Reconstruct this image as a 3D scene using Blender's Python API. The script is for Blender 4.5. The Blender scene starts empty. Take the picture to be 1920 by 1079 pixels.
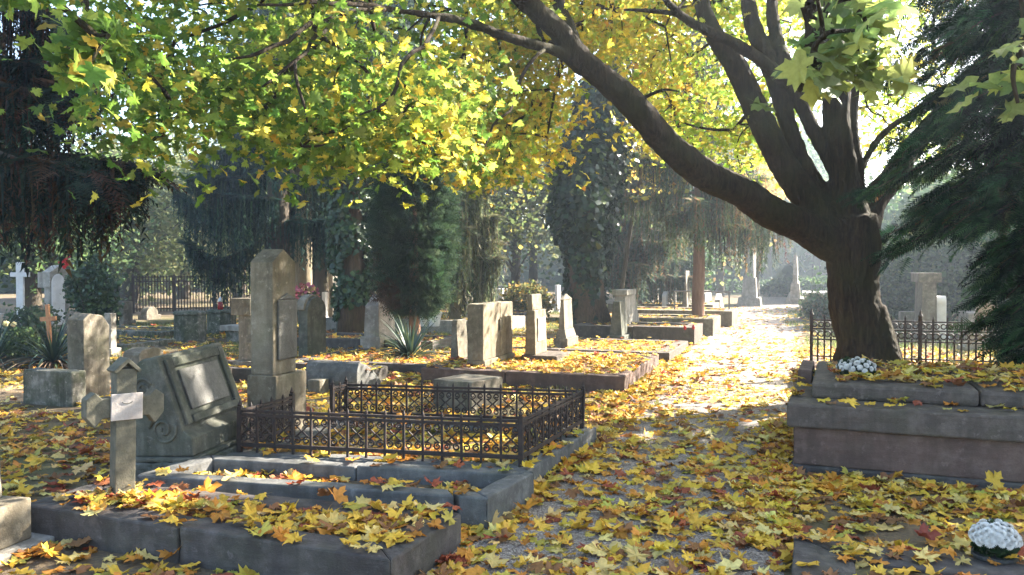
import bpy, bmesh, math, random
import numpy as np
from mathutils import Vector, Matrix, noise

random.seed(7)
rng = np.random.default_rng(11)
sc = bpy.context.scene
COL = sc.collection

# ------------------------------------------------------------------ camera
F = 1536.0
PSI = math.atan(540 / F)
PIT = -math.atan(34.5 / F)
EYE = np.array([0.0, 0.0, 1.6])
FWD = np.array([-math.sin(PSI) * math.cos(PIT), math.cos(PSI) * math.cos(PIT), math.sin(PIT)])
RGT = np.array([math.cos(PSI), math.sin(PSI), 0.0])
UPV = np.cross(RGT, FWD)

cd = bpy.data.cameras.new('camera')
cam = bpy.data.objects.new('camera', cd)
COL.objects.link(cam)
cam.location = EYE
cam.rotation_euler = (math.pi / 2 + PIT, 0, PSI)
cd.lens = 28.8
cd.sensor_width = 36
cd.clip_start = 0.05
cd.clip_end = 600
sc.camera = cam


def ray(x, y):
    return FWD + RGT * (x - 960) / F - UPV * (y - 539.5) / F


def G(x, y, z=0.0):
    """ground position seen at a place of the photograph, on the level z"""
    r = ray(x, y)
    return EYE + r * ((z - EYE[2]) / r[2])


def P(x, y, d):
    return EYE + ray(x, y) * d


def proj(p):
    v = np.asarray(p, float) - EYE
    d = v @ FWD
    return 960 + F * (v @ RGT) / d, 539.5 - F * (v @ UPV) / d, d


def zat(X, Y, py):
    """height on the vertical through (X, Y) that is seen at the photograph's row py"""
    v = np.array([X, Y, 0.0]) - EYE
    k = (539.5 - py) / F
    return (k * (v @ FWD) - v @ UPV) / (UPV[2] - k * FWD[2])


# ------------------------------------------------------------------ objects
def link(o, parent=None):
    COL.objects.link(o)
    if parent is not None:
        o.parent = parent
    return o


def tag(o, label=None, cat=None, group=None, kind=None):
    if label:
        o['label'] = label
    if cat:
        o['category'] = cat
    if group:
        o['group'] = group
    if kind:
        o['kind'] = kind
    return o


def thing(name, loc, label, cat, group=None, rz=0.0):
    o = bpy.data.objects.new(name, None)
    o.empty_display_size = 0.1
    link(o)
    o.location = loc
    o.rotation_euler = (0, 0, rz)
    return tag(o, label, cat, group)


class MB:
    """collects vertices and faces of ONE mesh"""

    def __init__(s):
        s.v = []
        s.f = []

    def add(s, v, f):
        n = len(s.v)
        s.v += [tuple(map(float, p)) for p in v]
        s.f += [tuple(i + n for i in q) for q in f]
        return s

    def box(s, x0, x1, y0, y1, z0, z1, t=0.0, ty=None):
        """box whose top is drawn in by t (and ty) on every side"""
        ty = t if ty is None else ty
        v = [(x0, y0, z0), (x1, y0, z0), (x1, y1, z0), (x0, y1, z0), (x0 + t, y0 + ty, z1), (x1 - t, y0 + ty, z1), (x1 - t, y1 - ty, z1), (x0 + t, y1 - ty, z1)]
        return s.add(v, [(3, 2, 1, 0), (4, 5, 6, 7), (0, 1, 5, 4), (1, 2, 6, 5), (2, 3, 7, 6), (3, 0, 4, 7)])

    def pyr(s, x0, x1, y0, y1, z0, z1):
        v = [(x0, y0, z0), (x1, y0, z0), (x1, y1, z0), (x0, y1, z0), ((x0 + x1) / 2, (y0 + y1) / 2, z1)]
        return s.add(v, [(3, 2, 1, 0), (0, 1, 4), (1, 2, 4), (2, 3, 4), (3, 0, 4)])

    def prism(s, prof, x0, x1):
        """profile in (y, z), extruded along x"""
        n = len(prof)
        v = [(x0, a, b) for a, b in prof] + [(x1, a, b) for a, b in prof]
        f = [tuple(range(n))[::-1], tuple(range(n, 2 * n))] + [(i, (i + 1) % n, n + (i + 1) % n, n + i) for i in range(n)]
        return s.add(v, f)

    def prismy(s, prof, y0, y1):
        """profile in (x, z), extruded along y"""
        n = len(prof)
        v = [(a, y0, b) for a, b in prof] + [(a, y1, b) for a, b in prof]
        f = [tuple(range(n)), tuple(range(n, 2 * n))[::-1]] + [(i, (i + 1) % n, n + (i + 1) % n, n + i) for i in range(n)]
        return s.add(v, f)

    def slab(s, poly, z0, z1):
        n = len(poly)
        v = [(a, b, z0) for a, b in poly] + [(a, b, z1) for a, b in poly]
        f = [tuple(range(n))[::-1], tuple(range(n, 2 * n))] + [(i, (i + 1) % n, n + (i + 1) % n, n + i) for i in range(n)]
        return s.add(v, f)

    def tube(s, pts, rad, seg=8, wob=0.0, cap=True):
        pts = [Vector(p) for p in pts]
        n = len(pts)
        rings = []
        ref = Vector((0.3, 0.9, 0.2)).normalized()
        for i, p in enumerate(pts):
            t = (pts[min(i + 1, n - 1)] - pts[max(i - 1, 0)]).normalized()
            a = t.cross(ref)
            if a.length < 0.05:
                a = t.cross(Vector((1, 0, 0)))
            a.normalize()
            b = t.cross(a)
            r = rad[i] if hasattr(rad, '__len__') else rad
            ring = []
            for k in range(seg):
                an = 2 * math.pi * k / seg
                rr = r
                if wob:
                    rr *= 1 + wob * noise.noise(p * 1.7 + Vector((math.cos(an), math.sin(an), 0)) * 1.3)
                ring.append(p + a * rr * math.cos(an) + b * rr * math.sin(an))
            rings.append(ring)
        v = [q for ring in rings for q in ring]
        f = []
        for i in range(n - 1):
            for k in range(seg):
                f.append((i * seg + k, i * seg + (k + 1) % seg, (i + 1) * seg + (k + 1) % seg, (i + 1) * seg + k))
        if cap:
            f.append(tuple(range(seg))[::-1])
            f.append(tuple((n - 1) * seg + k for k in range(seg)))
        return s.add(v, f)

    def lathe(s, prof, cx=0.0, cy=0.0, seg=16, z0=0.0):
        n = len(prof)
        v = [(cx + r * math.cos(2 * math.pi * k / seg), cy + r * math.sin(2 * math.pi * k / seg), z0 + z) for r, z in prof for k in range(seg)]
        f = [(i * seg + k, i * seg + (k + 1) % seg, (i + 1) * seg + (k + 1) % seg, (i + 1) * seg + k) for i in range(n - 1) for k in range(seg)]
        f.append(tuple(range(seg))[::-1])
        f.append(tuple((n - 1) * seg + k for k in range(seg)))
        return s.add(v, f)

    def mirror_x(s):
        s.v = [(-x, y, z) for x, y, z in s.v]
        return s

    def mesh(s, name, mat, smooth=False):
        me = bpy.data.meshes.new(name)
        me.from_pydata(s.v, [], s.f)
        bm = bmesh.new()
        bm.from_mesh(me)
        bmesh.ops.recalc_face_normals(bm, faces=bm.faces)
        bm.to_mesh(me)
        bm.free()
        if mat:
            me.materials.append(mat)
        if smooth:
            me.shade_smooth()
        return me

    def build(s, name, mat, parent=None, bevel=0.0, smooth=False, loc=None, label=None):
        o = link(bpy.data.objects.new(name, s.mesh(name, mat, smooth)), parent)
        if loc is not None:
            o.location = loc
        if bevel:
            m = o.modifiers.new('bevel', 'BEVEL')
            m.width = bevel
            m.segments = 2
            m.limit_method = 'ANGLE'
            m.angle_limit = math.radians(35)
        if label:
            o['label'] = label
        return o


def weather(o, level=3, strength=0.012):
    """worn, slightly uneven faces and edges"""
    m = o.modifiers.new('divide', 'SUBSURF')
    m.subdivision_type = 'SIMPLE'
    m.levels = m.render_levels = level
    if 'wear' not in bpy.data.textures:
        tx = bpy.data.textures.new('wear', 'CLOUDS')
        tx.noise_scale = 0.09
        tx.noise_depth = 3
    m = o.modifiers.new('wear', 'DISPLACE')
    m.texture = bpy.data.textures['wear']
    m.texture_coords = 'GLOBAL'
    m.strength = strength
    m.mid_level = 0.5
    return o


def copy_tree(o, parent=None):
    c = o.copy()
    COL.objects.link(c)
    c.parent = parent
    for ch in list(o.children):
        copy_tree(ch, c)
    return c


# ------------------------------------------------------------------ materials
class NT:
    def __init__(s, name):
        s.m = bpy.data.materials.new(name)
        s.m.use_nodes = True
        s.t = s.m.node_tree
        s.t.nodes.clear()
        s.out = s.n('ShaderNodeOutputMaterial')
        s.tc = s.n('ShaderNodeTexCoord')
        s.geo = s.n('ShaderNodeNewGeometry')

    def n(s, k, **p):
        x = s.t.nodes.new(k)
        for a, b in p.items():
            setattr(x, a, b)
        return x

    def set(s, sock, val):
        if isinstance(val, bpy.types.NodeSocket):
            s.t.links.new(val, sock)
        elif isinstance(val, (tuple, list)) and len(val) == 3 and sock.type == 'RGBA':
            sock.default_value = (*val, 1)
        else:
            sock.default_value = val

    def noise(s, scale, detail=4, rough=0.55, vec=None, dist=0.0):
        x = s.n('ShaderNodeTexNoise')
        s.set(x.inputs['Scale'], scale)
        x.inputs['Detail'].default_value = detail
        x.inputs['Roughness'].default_value = rough
        x.inputs['Distortion'].default_value = dist
        s.set(x.inputs['Vector'], vec or s.geo.outputs['Position'])
        return x.outputs['Fac']

    def ramp(s, fac, stops):
        x = s.n('ShaderNodeValToRGB')
        el = x.color_ramp.elements
        while len(el) < len(stops):
            el.new(0.5)
        for e, (p, c) in zip(el, stops):
            e.position = p
            e.color = (*c, 1) if isinstance(c, tuple) else (c, c, c, 1)
        s.set(x.inputs['Fac'], fac)
        return x.outputs['Color']

    def mix(s, fac, a, b, mode='MIX'):
        x = s.n('ShaderNodeMix', data_type='RGBA', blend_type=mode)
        s.set(x.inputs['Factor'], fac)
        s.set(x.inputs['A'] if False else x.inputs[6], a)
        s.set(x.inputs[7], b)
        return x.outputs[2]

    def math(s, op, a, b=0.5):
        x = s.n('ShaderNodeMath', operation=op)
        s.set(x.inputs[0], a)
        s.set(x.inputs[1], b)
        return x.outputs[0]

    def scaled(s, sc3, src=None):
        x = s.n('ShaderNodeMapping')
        x.inputs['Scale'].default_value = sc3
        s.set(x.inputs['Vector'], src or s.geo.outputs['Position'])
        return x.outputs['Vector']

    def bump(s, h, strength=0.4, dist=0.02, normal=None):
        x = s.n('ShaderNodeBump')
        x.inputs['Strength'].default_value = strength
        x.inputs['Distance'].default_value = dist
        s.set(x.inputs['Height'], h)
        if normal is not None:
            s.set(x.inputs['Normal'], normal)
        return x.outputs['Normal']

    def pbr(s, col, rough=0.8, normal=None, spec=0.3, metal=0.0):
        x = s.n('ShaderNodeBsdfPrincipled')
        s.set(x.inputs['Base Color'], col)
        s.set(x.inputs['Roughness'], rough)
        x.inputs['Specular IOR Level'].default_value = spec
        x.inputs['Metallic'].default_value = metal
        if normal is not None:
            s.set(x.inputs['Normal'], normal)
        return x.outputs[0]

    def done(s, shader):
        s.t.links.new(shader, s.out.inputs['Surface'])
        return s.m


def stone_mat(name, base, dark, light, moss=(0.09, 0.1, 0.045), moss_amt=0.4, rough=0.9, grain=1.0):
    k = NT(name)
    big = k.noise(2.3, 5, 0.6)
    med = k.noise(11, 5, 0.65)
    fine = k.noise(120, 3, 0.7)
    streak = k.noise(1.0, 4, 0.6, k.scaled((7, 7, 0.8)))
    c = k.mix(k.ramp(big, [(0.35, 0.0), (0.65, 1.0)]), base, dark)
    c = k.mix(k.ramp(med, [(0.45, 0.0), (0.75, 0.8)]), c, light)
    c = k.mix(k.ramp(streak, [(0.46, 0.0), (0.66, 0.85)]), c, dark)
    mo = k.math('MULTIPLY', k.ramp(k.noise(3.7, 6, 0.7), [(0.46, 0.0), (0.66, 1.0)]), moss_amt)
    c = k.mix(mo, c, moss)
    lich = k.ramp(k.noise(13, 5, 0.7), [(0.6, 0.0), (0.67, 0.75)])
    c = k.mix(lich, c, light)
    c = k.mix(k.math('MULTIPLY', fine, 0.5 * grain), c, dark, 'MULTIPLY')
    h = k.math('ADD', k.math('MULTIPLY', med, 0.6), k.math('MULTIPLY', fine, 0.25))
    h = k.math('ADD', h, k.math('MULTIPLY', big, 0.8))
    return k.done(k.pbr(c, rough, k.bump(h, 0.55, 0.03), 0.25))


M = {}
M['grey'] = stone_mat('weathered_grey_stone', (0.23, 0.195, 0.145), (0.1, 0.086, 0.064), (0.35, 0.31, 0.24), moss_amt=0.35)
M['warm'] = stone_mat('warm_sandstone', (0.25, 0.205, 0.14), (0.125, 0.1, 0.066), (0.36, 0.31, 0.225), moss_amt=0.25)
M['pale'] = stone_mat('pale_limestone', (0.38, 0.345, 0.29), (0.2, 0.175, 0.14), (0.5, 0.47, 0.41), moss_amt=0.18)
M['green'] = stone_mat('algae_green_stone', (0.125, 0.12, 0.095), (0.06, 0.06, 0.046), (0.21, 0.2, 0.16), moss=(0.08, 0.1, 0.055), moss_amt=0.4)
M['mossy'] = stone_mat('mossy_block', (0.2, 0.185, 0.15), (0.05, 0.055, 0.035), (0.5, 0.46, 0.39), moss=(0.05, 0.065, 0.02), moss_amt=0.85)
M['dark'] = stone_mat('dark_kerb_stone', (0.1, 0.084, 0.075), (0.06, 0.05, 0.045), (0.16, 0.14, 0.125), moss_amt=0.2)
M['kerb'] = stone_mat('grey_brown_kerb_stone', (0.13, 0.1, 0.08), (0.075, 0.058, 0.047), (0.2, 0.16, 0.13), moss_amt=0.2)
M['blue'] = stone_mat('blue_grey_concrete', (0.16, 0.155, 0.145), (0.085, 0.083, 0.078), (0.24, 0.235, 0.22), moss=(0.1, 0.11, 0.07), moss_amt=0.3)
M['pink'] = stone_mat('reddish_brown_stone', (0.15, 0.095, 0.074), (0.09, 0.058, 0.046), (0.2, 0.14, 0.112), moss_amt=0.12)
M['rough'] = stone_mat('rock_faced_stone', (0.15, 0.15, 0.125), (0.055, 0.055, 0.045), (0.26, 0.26, 0.22), moss=(0.05, 0.07, 0.04), moss_amt=0.6)


def simple(name, col, col2=None, scale=8, rough=0.7, bump=0.3, spec=0.3, metal=0.0):
    k = NT(name)
    f = k.noise(scale, 5, 0.6)
    c = k.mix(k.ramp(f, [(0.35, 0.0), (0.68, 1.0)]), col, col2 or tuple(x * 0.6 for x in col))
    return k.done(k.pbr(c, rough, k.bump(k.noise(scale * 6, 3), bump, 0.01), spec, metal))


M['iron'] = simple('rusty_black_iron', (0.017, 0.014, 0.013), (0.05, 0.028, 0.019), 30, 0.7, 0.3, 0.4, 0.2)
M['wood'] = simple('weathered_cross_wood', (0.13, 0.115, 0.08), (0.06, 0.058, 0.04), 14, 0.85)
M['owood'] = simple('orange_varnished_wood', (0.42, 0.2, 0.09), (0.28, 0.12, 0.05), 14, 0.6)
M['plaque'] = simple('worn_white_plaque', (0.4, 0.35, 0.31), (0.28, 0.24, 0.21), 9, 0.55)
M['marble'] = stone_mat('grey_marble_plate', (0.13, 0.12, 0.105), (0.08, 0.075, 0.066), (0.2, 0.19, 0.17), moss_amt=0.15, rough=0.5)
M['white'] = simple('white_stone', (0.62, 0.6, 0.57), (0.48, 0.46, 0.43), 5, 0.7)
M['red'] = simple('red_candle_glass', (0.3, 0.015, 0.015), (0.2, 0.01, 0.01), 20, 0.25)
M['pot'] = simple('dark_flower_pot', (0.03, 0.03, 0.03), (0.05, 0.05, 0.045), 20, 0.5)
M['whitepot'] = simple('white_flower_pot', (0.6, 0.58, 0.54), (0.5, 0.48, 0.45), 20, 0.5)
M['plaster'] = simple('pale_house_plaster', (0.6, 0.58, 0.52), (0.5, 0.48, 0.44), 2, 0.9)
M['rooftile'] = simple('red_roof_tiles', (0.3, 0.13, 0.08), (0.2, 0.09, 0.06), 6, 0.8)
M['glass'] = simple('dark_window_pane', (0.04, 0.05, 0.06), (0.06, 0.07, 0.08), 2, 0.15, 0.0, 0.6)
M['wire'] = simple('metal_pipe', (0.2, 0.2, 0.2), (0.12, 0.11, 0.1), 20, 0.5, 0.1, 0.5, 0.5)


def leaf_mat(name, trans=0.45, rough=0.55, spec=0.25):
    k = NT(name)
    at = k.n('ShaderNodeAttribute', attribute_name='Col')
    c = at.outputs['Color']
    mot = k.noise(60, 3, 0.6)
    c = k.mix(k.ramp(mot, [(0.4, 0.0), (0.75, 0.35)]), c, (0.35, 0.3, 0.22), 'MULTIPLY')
    d = k.pbr(c, rough, None, spec)
    t = k.n('ShaderNodeBsdfTranslucent')
    k.set(t.inputs['Color'], c)
    mx = k.n('ShaderNodeMixShader')
    mx.inputs[0].default_value = trans
    k.t.links.new(d, mx.inputs[1])
    k.t.links.new(t.outputs[0], mx.inputs[2])
    return k.done(mx.outputs[0])


M['leaf'] = leaf_mat('maple_leaf', 0.66, 0.45, 0.2)
M['litter'] = leaf_mat('fallen_leaf', 0.25, 0.6, 0.25)
M['needle'] = leaf_mat('conifer_needle', 0.3, 0.7, 0.05)
M['foliage'] = leaf_mat('tree_foliage', 0.55, 0.6, 0.1)
M['ivy'] = leaf_mat('ivy_leaf', 0.25, 0.4, 0.35)
M['petal'] = leaf_mat('flower_petal', 0.3, 0.6, 0.15)


def bark_mat(name, a, b, moss=(0.07, 0.08, 0.03), moss_amt=0.4):
    k = NT(name)
    v = k.scaled((24, 24, 3.6))
    f1 = k.noise(1.0, 6, 0.7, v, 0.6)
    f2 = k.noise(2.2, 5, 0.6)
    c = k.mix(k.ramp(f1, [(0.35, 0.0), (0.65, 1.0)]), a, b)
    c = k.mix(k.math('MULTIPLY', k.ramp(f2, [(0.42, 0.0), (0.65, 1.0)]), moss_amt), c, moss)
    return k.done(k.pbr(c, 0.9, k.bump(f1, 0.9, 0.05), 0.15))


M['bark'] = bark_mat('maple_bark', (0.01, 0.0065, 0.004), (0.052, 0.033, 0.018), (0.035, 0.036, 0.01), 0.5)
M['redbark'] = bark_mat('reddish_pine_bark', (0.16, 0.085, 0.055), (0.26, 0.15, 0.1), moss_amt=0.1)
M['brownbark'] = bark_mat('brown_old_bark', (0.05, 0.03, 0.02), (0.13, 0.08, 0.05), moss_amt=0.3)
M['darkbark'] = bark_mat('dark_bark', (0.045, 0.036, 0.03), (0.1, 0.075, 0.055), moss_amt=0.3)
M['palebark'] = bark_mat('pale_bark', (0.3, 0.25, 0.17), (0.2, 0.16, 0.11), moss_amt=0.3)


def ground_mat():
    k = NT('leafy_soil')
    f = k.noise(1.3, 6, 0.65)
    g = k.noise(35, 5, 0.7)
    c = k.mix(k.ramp(f, [(0.35, 0.0), (0.65, 1.0)]), (0.085, 0.062, 0.045), (0.13, 0.1, 0.07))
    c = k.mix(k.ramp(g, [(0.4, 0.0), (0.7, 1.0)]), c, (0.19, 0.14, 0.075))
    c = k.mix(k.ramp(k.noise(0.35, 4, 0.6), [(0.5, 0.0), (0.7, 0.7)]), c, (0.09, 0.11, 0.03))
    return k.done(k.pbr(c, 0.95, k.bump(g, 0.8, 0.03), 0.1))


def gravel_mat():
    k = NT('fine_gravel')
    v = k.n('ShaderNodeTexVoronoi')
    v.inputs['Scale'].default_value = 95
    k.set(v.inputs['Vector'], k.geo.outputs['Position'])
    h = v.outputs['Distance']
    spk = k.n('ShaderNodeSeparateColor')
    k.set(spk.inputs[0], v.outputs['Color'])
    c = k.ramp(spk.outputs[0], [(0.0, (0.12, 0.098, 0.08)), (0.5, (0.22, 0.185, 0.155)), (1.0, (0.4, 0.35, 0.3))])
    c = k.mix(k.ramp(k.noise(1.1, 5, 0.6), [(0.4, 0.0), (0.7, 0.6)]), c, (0.14, 0.11, 0.085))
    return k.done(k.pbr(c, 0.9, k.bump(h, 0.8, 0.015), 0.25))


M['soil'] = ground_mat()
M['gravel'] = gravel_mat()


# ------------------------------------------------------------------ mass instancing into one mesh
def mesh_np(name, V, T, Ccol, mat, parent=None, loc=None):
    me = bpy.data.meshes.new(name)
    V = np.asarray(V, np.float32)
    T = np.asarray(T, np.int32)
    if loc is not None:
        V = V - np.asarray(loc, np.float32)
    me.vertices.add(len(V))
    me.vertices.foreach_set('co', V.ravel())
    me.loops.add(len(T) * 3)
    me.loops.foreach_set('vertex_index', T.ravel())
    me.polygons.add(len(T))
    me.polygons.foreach_set('loop_start', np.arange(0, len(T) * 3, 3, dtype=np.int32))
    me.update(calc_edges=True)
    ca = me.color_attributes.new('Col', 'FLOAT_COLOR', 'POINT')
    rgba = np.ones((len(V), 4), np.float32)
    rgba[:, :3] = Ccol
    ca.data.foreach_set('color', rgba.ravel())
    me.materials.append(mat)
    o = bpy.data.objects.new(name, me)
    link(o, parent)
    return o


def spread_copies(templ, which, pos, R, s, col):
    """vertex/triangle/colour arrays of many copies of small templates"""
    Vs, Ts, Cs = [], [], []
    base = 0
    for k, (tv, tf, *tint) in enumerate(templ):
        m = np.nonzero(which == k)[0]
        if not len(m):
            continue
        v = np.einsum('nij,kj->nki', R[m], tv) * s[m][:, None, None] + pos[m][:, None, :]
        n = len(tv)
        t = tf[None] + (np.arange(len(m)) * n)[:, None, None] + base
        Vs.append(v.reshape(-1, 3))
        Ts.append(t.reshape(-1, 3))
        cc = np.repeat(col[m], n, axis=0)
        if tint:
            amt = np.repeat(rng.uniform(0, 1, len(m)) ** 2, n)[:, None]
            cc = cc * (1 - amt + amt * np.tile(tint[0], (len(m), 1)))
        Cs.append(cc)
        base += len(m) * n
    return np.concatenate(Vs), np.concatenate(Ts), np.concatenate(Cs)


def frames(z, spin=None):
    """rotation matrices whose third axis is z and that are spun about it"""
    z = z / np.linalg.norm(z, axis=1, keepdims=True)
    n = len(z)
    a = rng.normal(size=(n, 3))
    x = np.cross(a, z)
    x /= np.linalg.norm(x, axis=1, keepdims=True) + 1e-9
    y = np.cross(z, x)
    return np.stack([x, y, z], axis=2)


def frames_y(y, up=None, roll=0.6):
    """rotation matrices whose second axis is y; third axis near up"""
    y = y / (np.linalg.norm(y, axis=1, keepdims=True) + 1e-9)
    u = np.tile(np.array([0, 0, 1.0]), (len(y), 1)) if up is None else up
    u = u + rng.normal(size=u.shape) * roll
    x = np.cross(y, u)
    x /= np.linalg.norm(x, axis=1, keepdims=True) + 1e-9
    z = np.cross(x, y)
    return np.stack([x, y, z], axis=2)


HALF = [(0.02, 0.0), (0.16, -0.09), (0.37, -0.10), (0.29, 0.03), (0.38, 0.07), (0.56, 0.2), (0.42, 0.26), (0.45, 0.39), (0.24, 0.34), (0.2, 0.44), (0.27, 0.58), (0.12, 0.58), (0.0, 0.82)]


def maple(curl, fold, seed, stalk=True):
    r = np.random.default_rng(seed)
    out = HALF + [(-x, y) for x, y in HALF[-2::-1]]
    pts = np.array([(0, 0.2)] + out)
    pts[1:] += r.normal(size=(len(out), 2)) * 0.03
    pts[:, 0] = pts[:, 0] * r.uniform(0.85, 1.15) + pts[:, 1] * r.uniform(-0.18, 0.18)
    q = pts - np.array([0, 0.2])
    rr = np.hypot(q[:, 0], q[:, 1])
    an = np.arctan2(q[:, 1], q[:, 0])
    z = curl * rr ** 2 + fold * np.abs(q[:, 0]) + 0.25 * abs(curl) * np.sin(an * 2 + r.uniform(0, 6)) * rr + r.normal(size=len(pts)) * 0.03 * (rr > 0.2)
    v = np.column_stack([pts[:, 0], pts[:, 1] - 0.25, z])
    n = len(out)
    f = [(0, i, i % n + 1) for i in range(1, n + 1)]
    if stalk:
        b = len(v)
        v = np.vstack([v, [(-0.012, -0.25, 0.0), (0.012, -0.25, 0.0), (r.uniform(-0.1, 0.1), -0.68, -0.03)]])
        f.append((b, b + 1, b + 2))
    tint = np.ones((len(v), 3))
    tip = np.zeros(len(v))
    tip[1:n + 1] = np.clip((rr[1:n + 1] - 0.3) / 0.3, 0, 1) * r.uniform(0.3, 1.0, n)
    tint -= tip[:, None] * np.array([0.4, 0.6, 0.7])
    tint[0] = (1.12, 1.1, 1.05)
    v[1:n + 1] += (r.normal(size=(n, 3)) * (0.02, 0.02, 0.05)) * (rr[1:n + 1, None] > 0.25)
    return v, np.array(f), tint


def small_leaf(n=5, seed=0, w=0.45):
    r = np.random.default_rng(seed)
    an = np.linspace(0, 2 * np.pi, n, endpoint=False)
    rad = 0.5 * (1 + 0.35 * r.normal(size=n).clip(-1, 1))
    v = np.column_stack([np.cos(an) * rad * w * 2, np.sin(an) * rad, r.normal(size=n) * 0.08])
    f = [(0, i, i + 1) for i in range(1, n - 1)]
    return v, np.array(f)


MAPLES = [maple(c, f, i) for i, (c, f) in enumerate([(0.12, 0.03), (0.35, 0.08), (-0.25, 0.06), (0.5, -0.05), (0.05, 0.18), (-0.4, 0.04), (0.2, -0.12), (0.7, 0.15), (0.02, 0.0), (-0.15, -0.08)])]
HANG = [maple(-c, f, i + 20) for i, (c, f) in enumerate([(0.2, 0.1), (0.4, 0.2), (0.1, -0.15), (0.5, 0.05)])]


def star(seed):
    r = np.random.default_rng(seed)
    out = [(0.0, 0.0), (0.34, -0.1), (0.3, 0.08), (0.55, 0.2), (0.24, 0.34), (0.0, 0.82), (-0.24, 0.34), (-0.55, 0.2), (-0.3, 0.08), (-0.34, -0.1)]
    pts = np.array([(0, 0.2)] + out)
    q = pts - (0, 0.2)
    rr = np.hypot(q[:, 0], q[:, 1])
    z = r.uniform(-0.3, 0.9) * rr ** 2 + r.normal(size=len(pts)) * 0.05
    n = len(out)
    return np.column_stack([pts[:, 0], pts[:, 1] - 0.25, z]), np.array([(0, i, i % n + 1) for i in range(1, n + 1)])


STARS = [star(i) for i in range(5)]
SMALL = [small_leaf(5, 1), small_leaf(6, 2), small_leaf(5, 3, 0.35), small_leaf(4, 4, 0.5)]


def tassel(seed, n=12, w=0.055, droop=1.0, nl=0.11):
    """a hanging strand: needles round a thin vertical twig, one unit long"""
    r = np.random.default_rng(seed)
    v, f = [], []
    for i in range(n):
        z = -(i + r.uniform(0, 0.8)) / n
        a = r.uniform(0, 6.28)
        d = np.array([math.cos(a), math.sin(a), 0])
        e = np.array([-math.sin(a), math.cos(a), 0])
        L = nl * r.uniform(0.6, 1.3)
        b = len(v)
        p = np.array([0, 0, z])
        v += [p + e * 0.011, p - e * 0.011, p + d * w * r.uniform(0.6, 1.3) - np.array([0, 0, L * droop])]
        f.append((b, b + 1, b + 2))
    b = len(v)
    v += [np.array([0.009, 0, 0]), np.array([-0.009, 0, 0]), np.array([0, 0.0, -1.0])]
    f.append((b, b + 1, b + 2))
    return np.array(v), np.array(f)


TASSEL = [tassel(i) for i in range(5)]


def frond(seed, n=11, w=0.2, spread=0.9, bend=-0.25):
    """a flat spray of yew or thuja: leaflets on both sides of a stem that runs along y"""
    r = np.random.default_rng(seed)
    v, f = [], []
    for i in range(n):
        t = (i + 0.5) / n
        y = t
        z = bend * t * t
        L = w * (1.15 - t) * r.uniform(0.7, 1.3) + 0.05
        for sgn in (-1, 1):
            b = len(v)
            v += [(0, y - 0.036, z), (0, y + 0.036, z), (sgn * L * spread, y + L * 0.75, z + r.normal() * 0.03 - 0.03)]
            f.append((b, b + 1, b + 2))
    b = len(v)
    v += [(-0.012, 0, 0), (0.012, 0, 0), (0, 1.05, bend)]
    f.append((b, b + 1, b + 2))
    return np.array(v, float), np.array(f)


FROND = [frond(i, 11, 0.27) for i in range(5)]
FAN = [frond(i + 9, 7, 0.34, 0.8, -0.1) for i in range(4)]


def palette(cols, w, n, jit=0.12):
    cols = np.array(cols, float)
    i = rng.choice(len(cols), size=n, p=np.array(w) / np.sum(w))
    c = cols[i] * (1 + rng.normal(size=(n, 1)) * jit * 1.4) * (1 + rng.normal(size=(n, 3)) * jit * 0.5)
    return c.clip(0.004, 0.9)


def smooth_path(pts, n):
    """Catmull-Rom through pts; columns may hold a radius"""
    p = np.array(pts, float)
    p = np.vstack([2 * p[0] - p[1], p, 2 * p[-1] - p[-2]])
    out = []
    k = len(p) - 3
    for t in np.linspace(0, k - 1e-6, n):
        i = int(t)
        u = t - i
        a, b, c, d = p[i], p[i + 1], p[i + 2], p[i + 3]
        out.append(0.5 * (2 * b + (c - a) * u + (2 * a - 5 * b + 4 * c - d) * u * u + (3 * b - a - 3 * c + d) * u ** 3))
    return np.array(out)

# ------------------------------------------------------------------ setting: ground, path
def sheet(name, xs, ys, z, mat, wave=0.0):
    v = [(x, y, z + (wave * noise.noise(Vector((x * 0.35, y * 0.35, 0))) if wave else 0.0)) for y in ys for x in xs]
    nx = len(xs)
    f = [(j * nx + i, j * nx + i + 1, (j + 1) * nx + i + 1, (j + 1) * nx + i) for j in range(len(ys) - 1) for i in range(nx - 1)]
    me = bpy.data.meshes.new(name)
    me.from_pydata(v, [], f)
    me.materials.append(mat)
    return tag(link(bpy.data.objects.new(name, me)), kind='structure')


sheet('ground', np.linspace(-119, 119, 9), np.linspace(-24, 129, 9), 0.0, M['soil'])
pv, pf = [], []
NY = 90
for i in range(NY):
    y = -4 + 0.6 * i
    l = -2.03 + 0.1 * noise.noise(Vector((0, y * 0.8, 3))) - (0.5 * max(0, y - 20) / 20)
    r = -0.1 + 0.12 * noise.noise(Vector((5, y * 0.8, 3))) + (0.25 * max(0, y - 10) / 20)
    pv += [(l, y, 0.004), ((l + r) / 2, y, 0.006), (r, y, 0.004)]
for i in range(NY - 1):
    a = 3 * i
    pf += [(a, a + 1, a + 4, a + 3), (a + 1, a + 2, a + 5, a + 4)]
me = bpy.data.meshes.new('path')
me.from_pydata(pv, [], pf)
me.materials.append(M['gravel'])
tag(link(bpy.data.objects.new('path', me)), kind='structure')

# ------------------------------------------------------------------ graves
BEDS = []      # (outer quad, inner quad, rim height, fill height, leaves per m2 on the rim, in the bed)
BLOCKS = []    # footprints of upright stones, kept free of leaves


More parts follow.
